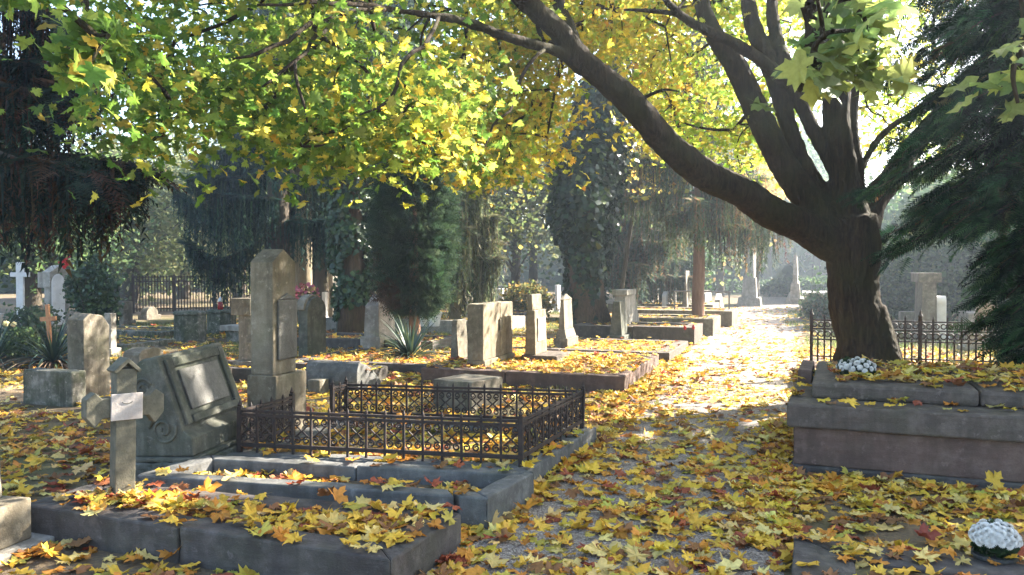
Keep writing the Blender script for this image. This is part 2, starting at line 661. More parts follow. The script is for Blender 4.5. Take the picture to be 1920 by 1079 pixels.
def inset(q, w):
    q = [np.array(p[:2], float) for p in q]
    out = []
    for i in range(4):
        p, a, b = q[i], q[i - 1], q[(i + 1) % 4]
        ea = (a - p) / np.linalg.norm(a - p)
        eb = (b - p) / np.linalg.norm(b - p)
        s = abs(ea[0] * eb[1] - ea[1] * eb[0])
        out.append(p + (ea + eb) * w / max(s, 0.2))
    return out


def grave(label, quad, h, w, fill, mat, group='kerbed graves along the path', crack=None, dens=(18, 55), soil='soil', bev=0.012, name='grave', z0=0.0):
    """a kerbed grave: quad = near-left, near-right, far-right, far-left corners"""
    q = [np.array(p[:2], float) for p in quad]
    c = sum(q) / 4
    inn = inset(q, w)
    t = thing(name, (c[0], c[1], 0), label, 'grave', group)
    e = 0.0015
    for i in range(4):
        j = (i + 1) % 4
        segs = [(0.0, 1.0)]
        if crack is not None and i == 0:
            segs = [(0.0, crack), (crack + 0.012, 1.0)]
        elif i in (0, 2) and np.linalg.norm(q[j] - q[i]) > 1.7:
            k = random.uniform(0.4, 0.62)
            segs = [(0.0, k), (k + 0.003, 1.0)]
        for k, (s0, s1) in enumerate(segs):
            o0, o1 = q[i] + (q[j] - q[i]) * s0, q[i] + (q[j] - q[i]) * s1
            i0, i1 = inn[i] + (inn[j] - inn[i]) * s0, inn[i] + (inn[j] - inn[i]) * s1
            d = (o1 - o0) / np.linalg.norm(o1 - o0) * e
            poly = [o0 + d - c, o1 - d - c, i1 - d - c, i0 + d - c]
            hh = h - z0 + random.uniform(-0.006, 0.006)
            o = MB().slab(poly, z0 - 0.05, z0 + hh).build('kerb_stone', M[mat], t, bevel=bev)
            if c[1] < 15:
                weather(o, 4, 0.016)
            if crack is not None and i == 0 and k == 1:
                o.rotation_euler = (random.uniform(-0.01, 0.01), 0.008, 0.0)
    ins = inset(q, w * 0.96)
    sl = MB().slab([p - c for p in ins], z0 - 0.04, fill).build('grave_bed', M[soil], t)
    BEDS.append((q, inn, h, fill, dens[0], dens[1]))
    return t


def quad(x0, x1, y0, y1, a=0.0):
    """axis-aligned plot turned by a about its path-side corner"""
    c, s = math.cos(a), math.sin(a)
    return [(x1 + (x - x1) * c - (y - y0) * s, y0 + (x - x1) * s + (y - y0) * c) for x, y in ((x0, y0), (x1, y0), (x1, y1), (x0, y1))]


NEARKERB = 'kerbed graves beside the fenced one'
grave('nearest kerbed grave of dark smooth stone, a grey cross standing at its end', [(-4.36, 3.62), (-1.85, 3.50), (-1.83, 4.33), (-4.36, 4.20)], 0.2, 0.2, 0.185, 'dark', NEARKERB, dens=(55, 200))
grave('blue grey kerbed grave with a cracked end block before the scrolled iron fence', [(-4.25, 4.38), (-1.80, 4.66), (-1.72, 5.36), (-4.2, 5.06)], 0.205, 0.13, 0.1, 'blue', NEARKERB, crack=0.915, dens=(10, 60))
K3 = [(-4.3, 5.24), (-1.84, 5.58), (-1.76, 7.36), (-4.25, 7.0)]
grave('low grey grave inside the scrolled iron fence, full of yellow leaves', K3, 0.15, 0.2, 0.1, 'blue', NEARKERB, dens=(30, 95))
H1 = zat(-2.16, 10.39, 706)
grave('long sunlit grave with a high red brown kerb below the wide double headstone', quad(-5.0, -2.12, 10.4, 13.3, 0.01), H1, 0.22, H1 - 0.03, 'pink', dens=(25, 105))
grave('low grave with a worn kerb beyond the high red brown kerb', quad(-6.2, -2.1, 14.1, 16.6, 0.0), 0.17, 0.24, 0.13, 'kerb', dens=(8, 60))
grave('narrow grey brown grave in front of the small tapered stone by the ivy trunk', quad(-4.75, -2.1, 17.6, 19.2, 0.0), 0.36, 0.26, 0.32, 'kerb', dens=(5, 16))
grave('raised pale grave in front of the scroll sided stone', quad(-5.0, -1.95, 20.0, 22.0, 0.0), 0.4, 0.26, 0.36, 'warm', dens=(5, 14))
grave('pale grave behind the red trunk of the young pine', quad(-5.1, -1.75, 23.2, 25.4, 0.0), 0.44, 0.3, 0.4, 'warm', dens=(3, 12))
grave('farthest pale kerbed grave in the row beyond the red pine trunk', quad(-6.0, -2.6, 26.6, 28.8, 0.0), 0.46, 0.3, 0.42, 'warm', dens=(3, 12))
# left field
grave('black kerbed grave behind the tall gabled pillar', quad(-8.9, -5.6, 9.6, 10.6, 0.03), 0.2, 0.16, 0.12, 'dark', 'low graves in the left field', dens=(12, 60))
grave('dark low grave by the yucca clump', quad(-7.6, -4.9, 11.2, 13.2, 0.02), 0.16, 0.16, 0.12, 'dark', 'low graves in the left field', dens=(15, 70))
grave('mossy low grave beside the two octagonal pedestals', quad(-15.2, -12.4, 12.6, 14.0, 0.05), 0.12, 0.16, 0.09, 'mossy', 'low graves in the left field', dens=(6, 20))
grave('sunken mossy grave close to the black iron railing', quad(-17.5, -14.0, 15.2, 16.8, 0.04), 0.14, 0.2, 0.1, 'mossy', 'low graves in the left field', dens=(6, 14))
grave('dark grave between the curved top slab and the rough topped stele', quad(-9.6, -6.6, 14.2, 15.6, 0.02), 0.22, 0.18, 0.16, 'dark', 'low graves in the left field', dens=(8, 30))
grave('wide pale grave with white pots under the thuja', quad(-11.6, -7.0, 18.4, 21.0, 0.0), 0.34, 0.3, 0.3, 'pale', 'low graves in the left field', dens=(3, 10))
grave('low black grave behind the pots and the thuja', quad(-12.0, -7.6, 22.6, 24.6, 0.0), 0.3, 0.2, 0.26, 'dark', 'low graves in the left field', dens=(3, 12))
# right of the path
grave('low stone bordered grave behind the maple, its iron fence standing on it', quad(0.05, 4.6, 11.75, 13.9, 0.0), 0.22, 0.3, 0.2, 'pink', 'graves right of the path', dens=(12, 85))
grave('dark slab grave sunk among leaves in front of the big tomb, white chrysanthemum on it', [(-0.04, 3.3), (3.4, 3.1), (3.4, 4.55), (-0.02, 4.85)], 0.1, 0.3, 0.085, 'dark', 'graves right of the path', dens=(40, 85))

# ------------------------------------------------------------------ the large stepped tomb
TX = -0.09
TY = 6.79
t = thing('stepped_tomb', (TX, TY, 0), 'massive stepped tomb of reddish brown stone with leaves lying on its ledges', 'tomb', rz=-0.045)
ztop = zat(TX, TY, 757)
zcap = zat(TX, TY, 801)
zplin = zat(TX, TY, 872)
MB().box(0.03, 4.2, 0.03, 2.2, -0.05, zplin).build('footing', M['dark'], t, bevel=0.015)
MB().box(0.05, 4.2, 0.05, 2.15, zplin, zcap).build('base_block', M['pink'], t, bevel=0.012)
MB().box(0.0, 4.25, 0.0, 2.2, zcap, ztop).build('ledge_slab', M['kerb'], t, bevel=0.018)
MB().box(0.17, 1.38, 0.36, 2.1, ztop, ztop + 0.13).build('upper_slab', M['kerb'], t, bevel=0.03)
MB().box(1.386, 4.2, 0.37, 2.1, ztop, ztop + 0.125).build('upper_slab', M['kerb'], t, bevel=0.03)
MB().box(0.02, 0.14, 1.3, 2.18, ztop, ztop + 0.12).build('end_kerb', M['pink'], t, bevel=0.01)
for o in t.children:
    weather(o, 5, 0.014)
TOMB = (TX, TY, -0.045, ztop)
BLOCKS.append([(TX, TY), (TX + 4.2, TY - 0.18), (TX + 4.3, TY + 2.0), (TX + 0.1, TY + 2.2)])


# ------------------------------------------------------------------ upright stones
def corner(xl, xm, xr, yb, yt, z0=0.0, side='L'):
    """footprint of an upright block from its near vertical edge: width W away from the path, depth D along it, height H"""
    c = G(xm, yb, z0)
    rl, rr = ray(xl, yb), ray(xr, yb)
    if side == 'L':      # faces the camera and, to the right, the path
        W = c[0] - c[1] * rl[0] / rl[1]
        D = c[0] * rr[1] / rr[0] - c[1]
    else:
        W = c[1] * rr[0] / rr[1] - c[0]
        D = c[0] * rl[1] / rl[0] - c[1]
    return c, abs(W), abs(D), zat(c[0], c[1], yt) - z0


def gable(D, z0, z1, g, lo=0.0):
    return [(0, z0), (D, z0), (D, z1 - g), (D / 2, z1), (0, z1 - g)]


def arch(D, z0, z1, g, n=9):
    return [(0, z0), (D, z0)] + [(D / 2 + D / 2 * math.cos(math.pi * i / n), z1 - g + g * math.sin(math.pi * i / n)) for i in range(n + 1)]


def stele(label, px, parts, name='gravestone', cat='gravestone', group=None, z0=0.0, side='L', rz=0.0, tilt=(0, 0), bev=0.01):
    """parts(W, D, H) -> [(part name, MB, material)], x from -W (back) to 0 (face), y from 0 to D"""
    c, W, D, H = corner(*px, z0=z0, side=side)
    t = thing(name, tuple(c), label, cat, group, rz)
    t.rotation_euler = (tilt[0], tilt[1], rz)
    for pn, mb, mt in parts(W, D, H):
        if side == 'R':
            mb.mirror_x()
        o = mb.build(pn, M[mt], t, bevel=bev)
        if c[1] < 13 and pn not in ('plaque', 'vase_bracket', 'crossbar', 'upright'):
            weather(o, 3, 0.014)
    s = -1 if side == 'L' else 1
    BLOCKS.append([(c[0], c[1]), (c[0], c[1] + D), (c[0] + s * W, c[1] + D), (c[0] + s * W, c[1])])
    return t


GS = 'upright gravestones'


def plain(mat, plinth=0.0, pm=None, out=0.06, top='flat', g=0.1, taper=0.0, plate=None):
    def f(W, D, H):
        L = []
        if plinth:
            L.append(('plinth', MB().box(-W - out, out, -out, D + out, -0.05, plinth), pm or mat))
        z = plinth or -0.05
        if top == 'flat':
            L.append(('slab', MB().box(-W, 0, 0, D, z, H, taper), mat))
        elif top == 'gable':
            L.append(('slab', MB().prism(gable(D, z, H, g), -W, 0), mat))
        elif top == 'arch':
            L.append(('slab', MB().prism(arch(D, z, H, g), -W, 0), mat))
        elif top == 'pyr':
            b = MB().box(-W, 0, 0, D, z, H - g, taper)
            L.append(('slab', b, mat))
            L.append(('cap', MB().pyr(-W + taper - 0.015, 0.015 - taper, taper - 0.015, D - taper + 0.015, H - g, H), mat))
        if plate:
            y0, y1, za, zb = plate
            L.append(('plaque', MB().box(0.001, 0.018, D * y0, D * y1, z + (H - z) * za, z + (H - z) * zb), 'marble'))
        return L
    return f


# tall gabled pillar inside the fence
def pillar(W, D, H):
    zb = H * 0.33
    L = [('plinth', MB().box(-W - 0.02, 0.05, -0.03, D + 0.09, -0.05, zb), 'warm'),
         ('shaft', MB().prism(gable(D, zb, H, 0.12), -W, 0.0), 'warm'),
         ('plaque', MB().box(0.001, 0.022, D * 0.16, D * 0.98, zb + 0.13, zb + 0.66).prism([(D * 0.16, zb + 0.66), (D * 0.98, zb + 0.66), (D * 0.57, zb + 0.72)], 0.001, 0.022), 'marble')]
    return L


stele('tall slender pillar with a gabled top and a plate, standing in the scrolled fence', (471, 513, 556, 822, 466), pillar, 'gravestone', z0=0.12, group=GS)

# leaning sloped tablet stone with scrolls
c0 = G(362, 893, 0.06)
t = thing('sloped_gravestone', (c0[0], c0[1], 0.0), 'leaning greenish stone with a sloped inscription plate and carved scrolls on its side', 'gravestone', rz=0.12)
t.rotation_euler = (0.045, -0.05, 0.12)
W, D = 0.49, 0.86
MB().box(-W - 0.05, 0.09, -0.06, D + 0.05, 0.0, 0.17).build('rock_faced_base', M['rough'], t, bevel=0.012)
MB().box(-W - 0.03, 0.06, -0.04, D + 0.03, 0.171, 0.205).build('base_moulding', M['green'], t, bevel=0.01)
prof = [(-W, 0.206), (0.02, 0.206), (0.02, 0.34), (-0.05, 0.40), (-0.22, 0.96), (-0.36, 0.94), (-0.45, 0.86), (-W, 0.74)]
MB().prismy(prof, 0.0, D).build('sloped_block', M['green'], t, bevel=0.014)
# raised frame and plate on the slope
sl = Vector((-0.17, 0, 0.56)).normalized()
nr = Vector((0.56, 0, 0.17)).normalized()
o0 = Vector((-0.05, 0, 0.40))


def on_slope(mb, a0, a1, y0, y1, h0, h1):
    v = []
    for h in (h0, h1):
        for a, y in ((a0, y0), (a0, y1), (a1, y1), (a1, y0)):
            p = o0 + sl * a + nr * h
            v.append((p.x, y, p.z))
    return mb.add(v, [(0, 1, 2, 3), (7, 6, 5, 4), (0, 4, 5, 1), (1, 5, 6, 2), (2, 6, 7, 3), (3, 7, 4, 0)])


on_slope(on_slope(on_slope(on_slope(MB(), 0.03, 0.55, 0.05, 0.12, 0.001, 0.03), 0.03, 0.55, D - 0.12, D - 0.05, 0.001, 0.03), 0.03, 0.09, 0.122, D - 0.122, 0.001, 0.045), 0.48, 0.55, 0.122, D - 0.122, 0.001, 0.03).build('plate_frame', M['green'], t, bevel=0.008)
on_slope(MB(), 0.13, 0.45, 0.17, D - 0.17, 0.001, 0.022).build('inscription_plate', M['marble'], t, bevel=0.006)


def spiral(r0, r1, turns, n=40, sgn=1, a0=0.0):
    return [((r0 + (r1 - r0) * i / n) * math.cos(a0 + sgn * 2 * math.pi * turns * i / n), (r0 + (r1 - r0) * i / n) * math.sin(a0 + sgn * 2 * math.pi * turns * i / n)) for i in range(n + 1)]


for o in t.children:
    if o.name.split('.')[0] in ('rock_faced_base', 'sloped_block', 'base_moulding'):
        weather(o, 4, 0.05 if o.name.startswith('rock') else 0.012)
for cx, cz, r, s in ((-0.36, 0.72, 0.085, 1), (-0.21, 0.41, 0.11, -1)):
    MB().tube([(cx + a, -0.004, cz + b) for a, b in spiral(r, 0.012, 1.7, 36, s, 0.4)], [0.011] * 37, 6).build('carved_scroll', M['green'], t, smooth=True)
MB().tube([(-0.3, -0.003, 0.65), (-0.25, -0.003, 0.58), (-0.28, -0.003, 0.5), (-0.33, -0.003, 0.42)], [0.012, 0.019, 0.016, 0.008], 6).build('carved_scroll', M['green'], t, smooth=True)
BLOCKS.append([(c0[0] + 0.05, c0[1] - 0.05), (c0[0] + 0.05, c0[1] + D), (c0[0] - W, c0[1] + D), (c0[0] - W, c0[1])])

# grey cross on the nearest grave
cx_ = G(229, 922, 0.2)
t = thing('grave_cross', (cx_[0], cx_[1], 0.18), 'weathered grey cross with a small roof and a blank pale plate, on the nearest grave', 'grave cross', rz=math.radians(64))
t.rotation_euler = (0.0, 0.025, math.radians(64))
hc = zat(cx_[0], cx_[1], 676) - 0.18
MB().box(-0.062, 0.062, -0.05, 0.05, -0.1, hc - 0.05).build('post', M['wood'], t, bevel=0.006)
za = hc * 0.66
for s in (-1, 1):
    prof = [(s * 0.063, za - 0.06), (s * 0.14, za - 0.065), (s * 0.18, za - 0.12), (s * 0.235, za - 0.05), (s * 0.235, za + 0.06), (s * 0.18, za + 0.1), (s * 0.14, za + 0.06), (s * 0.063, za + 0.06)]
    MB().prismy(prof, -0.045, 0.045).build('arm', M['wood'], t, bevel=0.006)
MB().prismy([(-0.085, hc - 0.06), (-0.07, hc - 0.075), (0, hc - 0.012), (0.07, hc - 0.075), (0.085, hc - 0.06), (0, hc + 0.02)], -0.07, 0.07).build('roof', M['wood'], t, bevel=0.003)
MB().box(-0.095, 0.095, -0.064, -0.05, za - 0.08, za + 0.085).build('plaque', M['plaque'], t, bevel=0.003)
MB().tube([(0.03 * math.cos(a), -0.066, za + 0.035 + 0.012 * math.sin(a)) for a in np.linspace(math.pi, 2 * math.pi, 9)], 0.0022, 4).build('engraved_arc', M['wood'], t)

# left field stones
stele('dark upright headstone with clipped shoulders behind the mossy block', (127, 158, 207, 752, 598), lambda W, D, H: [
    ('slab', MB().prism([(0, -0.05), (D, -0.05), (D, H - 0.1), (D - 0.1, H + 0.02), (0.1, H + 0.06), (0, H - 0.02)], -W, 0), 'grey')], group=GS)
stele('broad mossy stone block with white lichen patches', (43, 135, 163, 764, 698), plain('mossy'), 'stone_block', 'stone block', bev=0.02)
stele('low brown headstone with rounded shoulders behind the grey cross', (231, 262, 308, 770, 655), lambda W, D, H: [
    ('slab', MB().prism(arch(D, -0.05, H, 0.07), -W, 0), 'grey')], group=GS)
stele('pale upright stone mostly hidden by the dark clipped shouldered headstone', (196, 208, 219, 668, 588), plain('pale', 0.14), group=GS)


def housestele(W, D, H):
    return [('shaft', MB().box(-W, 0, 0, D, -0.05, H * 0.7), 'pale'),
            ('cornice', MB().box(-W - 0.16, 0.02, -0.03, D + 0.03, H * 0.7, H * 0.9), 'pale'),
            ('roof', MB().prism([(-0.05, H * 0.9), (D + 0.05, H * 0.9), (D / 2, H)], -W - 0.03, 0.03), 'pale'),
            ('front_panel', MB().prism(arch(D * 0.72, 0.35, H * 0.88, 0.2), 0.021, 0.04), 'white')]


stele('tall pale house shaped stele with a gabled roof, red flower at its corner', (84, 96, 130, 640, 497), housestele, group=GS)
# small things round it
t0 = G(118, 640)
ft = thing('red_flower', tuple(P(122, 492, 16.6)), 'red flower bunch stuck to the roof of the pale house shaped stele', 'flower')
fv, ftri, fc = spread_copies(SMALL, rng.integers(0, 4, 26), rng.normal(size=(26, 3)) * 0.06, frames(rng.normal(size=(26, 3))), rng.uniform(0.07, 0.12, 26), palette([(0.6, 0.04, 0.05), (0.5, 0.08, 0.12)], [2, 1], 26))
mesh_np('petal_cluster', fv, ftri, fc, M['petal'], ft)

stele('white stone cross on a slim pedestal near a dark tree trunk', (26, 31, 36, 628, 492), lambda W, D, H: [
    ('upright', MB().box(-0.11, 0.0, 0, 0.16, -0.05, H), 'white'),
    ('crossbar', MB().box(-0.105, -0.005, -0.13, 0.29, H - 0.36, H - 0.25), 'white'),
    ('pedestal', MB().box(-0.22, 0.1, -0.1, 0.26, -0.04, 0.4, 0.03), 'pale')], 'grave_cross', 'grave cross', rz=-1.0)
oc = G(97, 690)
t = thing('grave_cross', (oc[0], oc[1], 0), 'small orange brown wooden cross leaning among the yucca leaves', 'grave cross', rz=0.25)
t.rotation_euler = (0, -0.06, 0.25)
ho = zat(oc[0], oc[1], 571)
MB().box(-0.03, 0.03, -0.02, 0.02, -0.05, ho).build('upright', M['owood'], t, bevel=0.004)
MB().box(-0.13, 0.13, -0.024, -0.0205, ho * 0.74, ho * 0.74 + 0.07).box(-0.13, 0.13, -0.0205, 0.024, ho * 0.74, ho * 0.74 + 0.07).build('crossbar', M['owood'], t)
stele('pale cut stone at the picture edge half hidden by yucca leaves', (-20, 2, 18, 660, 588), plain('pale', 0.1), group=GS)

# octagonal pedestals
for k, (px, lab) in enumerate((((320, 356, 377, 643, 585), 'octagonal stone pedestal standing nearer, with a rounded flat top and pale bare side'), ((378, 416, 434, 628, 582), 'octagonal stone pedestal carrying a red candle jar'))):
    c, W, D, H = corner(*px)
    r = 0.36
    ox, oy = c[0] - 0.25, c[1] + 0.3
    t = thing('stone_pedestal', (ox, oy, 0), lab, 'pedestal', 'octagonal pedestals', rz=math.radians(22.5 + 9 * k))
    MB().lathe([(r, -0.05), (r * 0.98, H - 0.08)], seg=8).build('pedestal_body', M['mossy'], t, bevel=0.02)
    MB().lathe([(r * 1.06, H - 0.079), (r * 1.06, H - 0.03), (r * 0.9, H)], seg=8).build('pedestal_top', M['mossy'], t, bevel=0.015)
    BLOCKS.append([(ox - r, oy - r), (ox + r, oy - r), (ox + r, oy + r), (ox - r, oy + r)])
    if k:
        j = thing('candle_jar', (ox + 0.05, oy - 0.1, H), 'red glass grave candle with a metal lid on an octagonal pedestal', 'grave candle')
        MB().lathe([(0.05, 0.0), (0.065, 0.02), (0.065, 0.16), (0.05, 0.19)], seg=12).build('jar', M['red'], j, smooth=True)
        MB().lathe([(0.055, 0.191), (0.06, 0.23), (0.02, 0.3), (0.0, 0.33)], seg=12).build('lid', M['white'], j, smooth=True)

stele('flat grey stone slab lying beyond the octagonal pedestals', (412, 470, 520, 644, 612), lambda W, D, H: [
    ('slab', MB().box(-W, 0, 0, 0.9, H - 0.12, H), 'pale'), ('base', MB().box(-W + 0.1, -0.1, 0.08, 0.82, -0.05, H - 0.12), 'mossy')], 'grave_slab', 'grave slab')
stele('pale block headed pillar partly hidden by the tall gabled pillar', (443, 470, 482, 705, 560), lambda W, D, H: [
    ('plinth', MB().box(-W - 0.04, 0.06, -0.04, D + 0.1, -0.05, 0.22), 'grey'),
    ('shaft', MB().box(-W + 0.03, 0, 0.02, D, 0.22, H * 0.78), 'grey'),
    ('head', MB().box(-W - 0.06, 0.03, -0.04, D + 0.04, H * 0.78, H), 'warm')], group=GS)
stele('small squared stone beside the black kerbed grave', (380, 424, 436, 722, 690), plain('kerb'), 'stone_block', 'stone block')
stele('algae green headstone with a slate scale roof, behind the rounded bolster stone', (560, 577, 612, 674, 556), lambda W, D, H: [
    ('slab', MB().prism(arch(D, -0.05, H - 0.02, 0.26), -W, 0), 'green'),
    ('scale_roof', MB().prism([(D / 2 + (D / 2 + q) * math.cos(a), H - 0.28 + (0.26 + q) * math.sin(a)) for q, aa in ((0.045, np.linspace(0.25, math.pi - 0.1, 9)), (0.004, np.linspace(math.pi - 0.1, 0.25, 9))) for a in aa], -W - 0.05, -0.06), 'grey')], group=GS)
stele('small greenish stele with a narrow sunk panel, in front of the red brown trunk', (630, 641, 664, 632, 562), lambda W, D, H: [
    ('plinth', MB().box(-W - 0.08, 0.06, -0.05, D + 0.05, -0.05, H * 0.22), 'green'),
    ('slab', MB().box(-W, 0, 0, D, H * 0.22, H, 0.03), 'green'),
    ('panel', MB().box(-0.02, 0.004, D * 0.25, D * 0.75, H * 0.5, H * 0.86), 'rough')], group=GS)
stele('pale rough topped stele beside the yucca clump', (682, 711, 742, 660, 552), lambda W, D, H: [
    ('plinth', MB().box(-W - 0.05, 0.05, -0.05, D + 0.05, -0.05, H * 0.26), 'pale'),
    ('slab', MB().box(-W, 0, 0, D, H * 0.26, H * 0.8, 0.02), 'pale'),
    ('rough_top', MB().box(-W + 0.03, -0.02, 0.02, D - 0.02, H * 0.8, H, 0.1, 0.14), 'pale')], group=GS)
stele('narrow dark tapered stele next to the wide double headstone', (843, 858, 879, 702, 601), plain('grey', 0.16, taper=0.03), group=GS)


def double(W, D, H):
    zb = H * 0.27
    return [('plinth', MB().box(-W - 0.02, 0.14, -0.05, D + 0.06, -0.05, zb * 0.72), 'warm'),
            ('step', MB().box(-W, 0.03, -0.01, D + 0.03, zb * 0.72, zb), 'warm'),
            ('slab', MB().box(-W, 0, 0, D * 0.553, zb, H), 'warm'),
            ('slab', MB().box(-W + 0.01, 0.004, D * 0.56, D, zb, H - 0.005), 'warm'),
            ('vase_bracket', MB().box(0.001, 0.03, D * 0.5, D * 0.6, H * 0.62, H * 0.78), 'grey')]


stele('wide warm sandstone double headstone split by a vertical joint', (876, 906, 961, 716, 571), double, group=GS)
stele('stepped square pillar with a smaller block on top and leaves on its footing', (984, 1004, 1026, 702, 553), lambda W, D, H: [
    ('plinth', MB().box(-W - 0.04, 0.35, -0.05, D + 0.05, -0.05, H * 0.24), 'kerb'),
    ('shaft', MB().box(-W, 0, 0, D, H * 0.24, H * 0.8, 0.02), 'warm'),
    ('plaque', MB().box(-0.018, 0.006, D * 0.2, D * 0.85, H * 0.4, H * 0.7), 'pale'),
    ('top_block', MB().box(-W + 0.02, -0.06, 0.03, D - 0.06, H * 0.8, H, 0.015), 'warm')], group=GS)
stele('slim obelisk stone with a stepped moulded foot', (1041, 1060, 1078, 668, 551), lambda W, D, H: [
    ('plinth', MB().box(-W - 0.03, 0.05, -0.03, D + 0.06, -0.05, H * 0.28), 'grey'),
    ('moulding', MB().box(-W, 0.02, 0, D + 0.03, H * 0.28, H * 0.42, 0.04), 'grey'),
    ('shaft', MB().box(-W + 0.05, -0.03, 0.05, D - 0.02, H * 0.42, H * 0.9, 0.025), 'grey'),
    ('cap', MB().pyr(-W + 0.06, -0.04, 0.06, D - 0.03, H * 0.9, H), 'grey')], group=GS)
stele('small tapered greenish stele beside the ivy trunk', (1143, 1166, 1178, 648, 566), plain('green', 0.2, taper=0.06), group=GS)


def scrollstone(W, D, H):
    pr = [(0, 0), (D, 0), (D, H * 0.3)] + [(D - D * 0.3 * (i / 8) ** 0.7, H * 0.3 + H * 0.62 * i / 8) for i in range(1, 9)] + [(0.5 * D, H), (0.08 * D, H), (0.0, H * 0.92)]
    return [('slab', MB().prism(pr, -W, 0), 'pale'), ('cornice', MB().box(-W - 0.05, 0.05, -0.04, D * 0.6, H * 0.9, H + 0.01), 'pale'),
            ('plinth', MB().box(-W - 0.04, 0.1, -0.06, D + 0.06, -0.05, H * 0.22), 'pale')]


stele('bright sunlit stone with one curved scroll side beyond the ivy trunk', (1152, 1172, 1199, 638, 545), scrollstone, group=GS)
stele('small white round topped stone beyond the raised pale graves', (1241, 1249, 1258, 598, 546), plain('white', 0.1, top='arch', g=0.2), group=GS)
stele('tall grey tapered stele in haze just before the red pine trunk', (1278, 1289, 1298, 600, 508), plain('grey', 0.2, taper=0.1), group=GS)


def obelisk(W, D, H):
    return [('foot', MB().box(-W - 0.25, 0.25, -0.25, D + 0.25, -0.05, H * 0.12, 0.06), 'pale'),
            ('pedestal', MB().box(-W - 0.06, 0.06, -0.06, D + 0.06, H * 0.12, H * 0.4, 0.05), 'pale'),
            ('shaft', MB().box(-W + 0.06, -0.06, 0.06, D - 0.06, H * 0.4, H * 0.96, 0.05), 'pale'),
            ('tip', MB().pyr(-W + 0.11, -0.11, 0.11, D - 0.11, H * 0.96, H), 'pale')]


stele('hazy far obelisk at the turn of the path, tops hidden by drooping branches', (1393, 1416, 1422, 575, 440), obelisk, 'obelisk', 'obelisk')
stele('hazy far slim obelisk with a free pointed top against blue haze', (1483, 1498, 1502, 571, 474), obelisk, 'obelisk', 'obelisk')

# bolster stone and blocks behind the fenced grave
bl = G(655, 742, 0.0)
t = thing('bolster_stone', (bl[0], bl[1], 0), 'fallen curved bolster stone with leaves on its back, behind the fenced grave', 'gravestone', rz=0.06)
pr = [(0.0, 0.0)] + [(0.12 * math.sin(a) + 0.02, 0.2 - 0.2 * math.cos(a)) for a in np.linspace(0.3, 2.9, 9)] + [(-0.04, 0.36)] + [(-0.04 - 0.55 * u, 0.36 - 0.3 * u ** 1.5) for u in np.linspace(0.2, 1, 6)] + [(-0.6, 0.0)]
MB().prism([(y + 0.35, z) for y, z in [(-a, b) for a, b in pr]], -0.75, 0.0).build('curved_slab', M['blue'], t, bevel=0.01)
BEDS.append(([np.array(p) for p in [(bl[0] - 0.75, bl[1] + 0.4), (bl[0], bl[1] + 0.4), (bl[0], bl[1] + 0.9), (bl[0] - 0.75, bl[1] + 0.9)]],) * 2 + (0.24, 0.24, 15, 25))
stele('small squared stone with orange leaves in front of the bolster stone', (577, 599, 617, 742, 714), plain('grey'), 'stone_block', 'stone block')
stele('weathered low box stone with a pale lit face behind the fence', (800, 884, 921, 772, 718), plain('grey'), 'stone_block', 'stone block', rz=-0.25)
# near left edge pillar
t = thing('edge_pillar', (-4.17, 3.22, 0), 'pale grainy stone pillar on a footing at the nearest corner, cut by the picture edge', 'gravestone', rz=0.1)
hz = zat(-4.17, 3.22, 962)
MB().box(-0.55, 0.1, -0.1, 0.42, -0.04, 0.035).build('footing', M['pale'], t, bevel=0.01)
MB().box(-0.5, 0.0, 0.0, 0.32, 0.035, hz).build('pedestal', M['warm'], t, bevel=0.012)
MB().box(-0.46, -0.15, 0.05, 0.27, hz, hz + 0.42, 0.01).build('shaft', M['grey'], t, bevel=0.012)
BLOCKS.append([(-4.8, 3.1), (-4.07, 3.1), (-4.1, 3.7), (-4.8, 3.7)])

# right of the path, beyond the maple
stele('tall grey pillar with a projecting head beyond the iron fence', (1713, 1727, 1757, 640, 512), lambda W, D, H: [
    ('plinth', MB().box(-W - 0.05, 0.05, -0.05, D + 0.05, -0.05, 0.25), 'grey'),
    ('shaft', MB().box(-W, 0, 0, D, 0.25, H * 0.86, 0.02), 'grey'),
    ('head', MB().box(-W - 0.07, 0.07, -0.07, D + 0.07, H * 0.86, H), 'grey')], side='R', group=GS)
stele('white rounded stone next to the tall grey pillar behind the fence', (1752, 1756, 1774, 640, 555), plain('white', 0.12, top='arch', g=0.16), side='R', group=GS)
stele('pale slanted slab leaning beyond the fence under the yew', (1800, 1806, 1838, 660, 560), plain('pale', 0.1), side='R', group=GS, tilt=(0.0, 0.3))
stele('big pale stepped monument glimpsed through the yew branches', (1806, 1815, 1880, 640, 535), lambda W, D, H: [
    ('base', MB().box(-W, 0, 0, 1.2, -0.05, H * 0.5), 'pale'), ('upper_block', MB().box(-W + 0.2, -0.4, 0.2, 1.0, H * 0.5, H), 'pale')], 'monument', 'monument', side='R')
stele('low pale block beyond the fence next to the maple trunk', (1684, 1688, 1722, 625, 585), plain('grey'), 'stone_block', 'stone block', side='R')
stele('small white stone lump on the ground by the foot of the tall grey pillar', (1730, 1735, 1752, 640, 596), plain('white', top='gable', g=0.06), 'stone_block', 'stone block', side='R')
stele('flat pale tomb far along the path beside the slim obelisk', (1500, 1504, 1565, 566, 548), lambda W, D, H: [
    ('base', MB().box(-W, -0.2, 0.2, 2.0, -0.05, H * 0.7), 'kerb'), ('slab', MB().box(-W - 0.1, 0, 0, 2.2, H * 0.7, H), 'white')], 'grave_slab', 'grave slab', side='R')

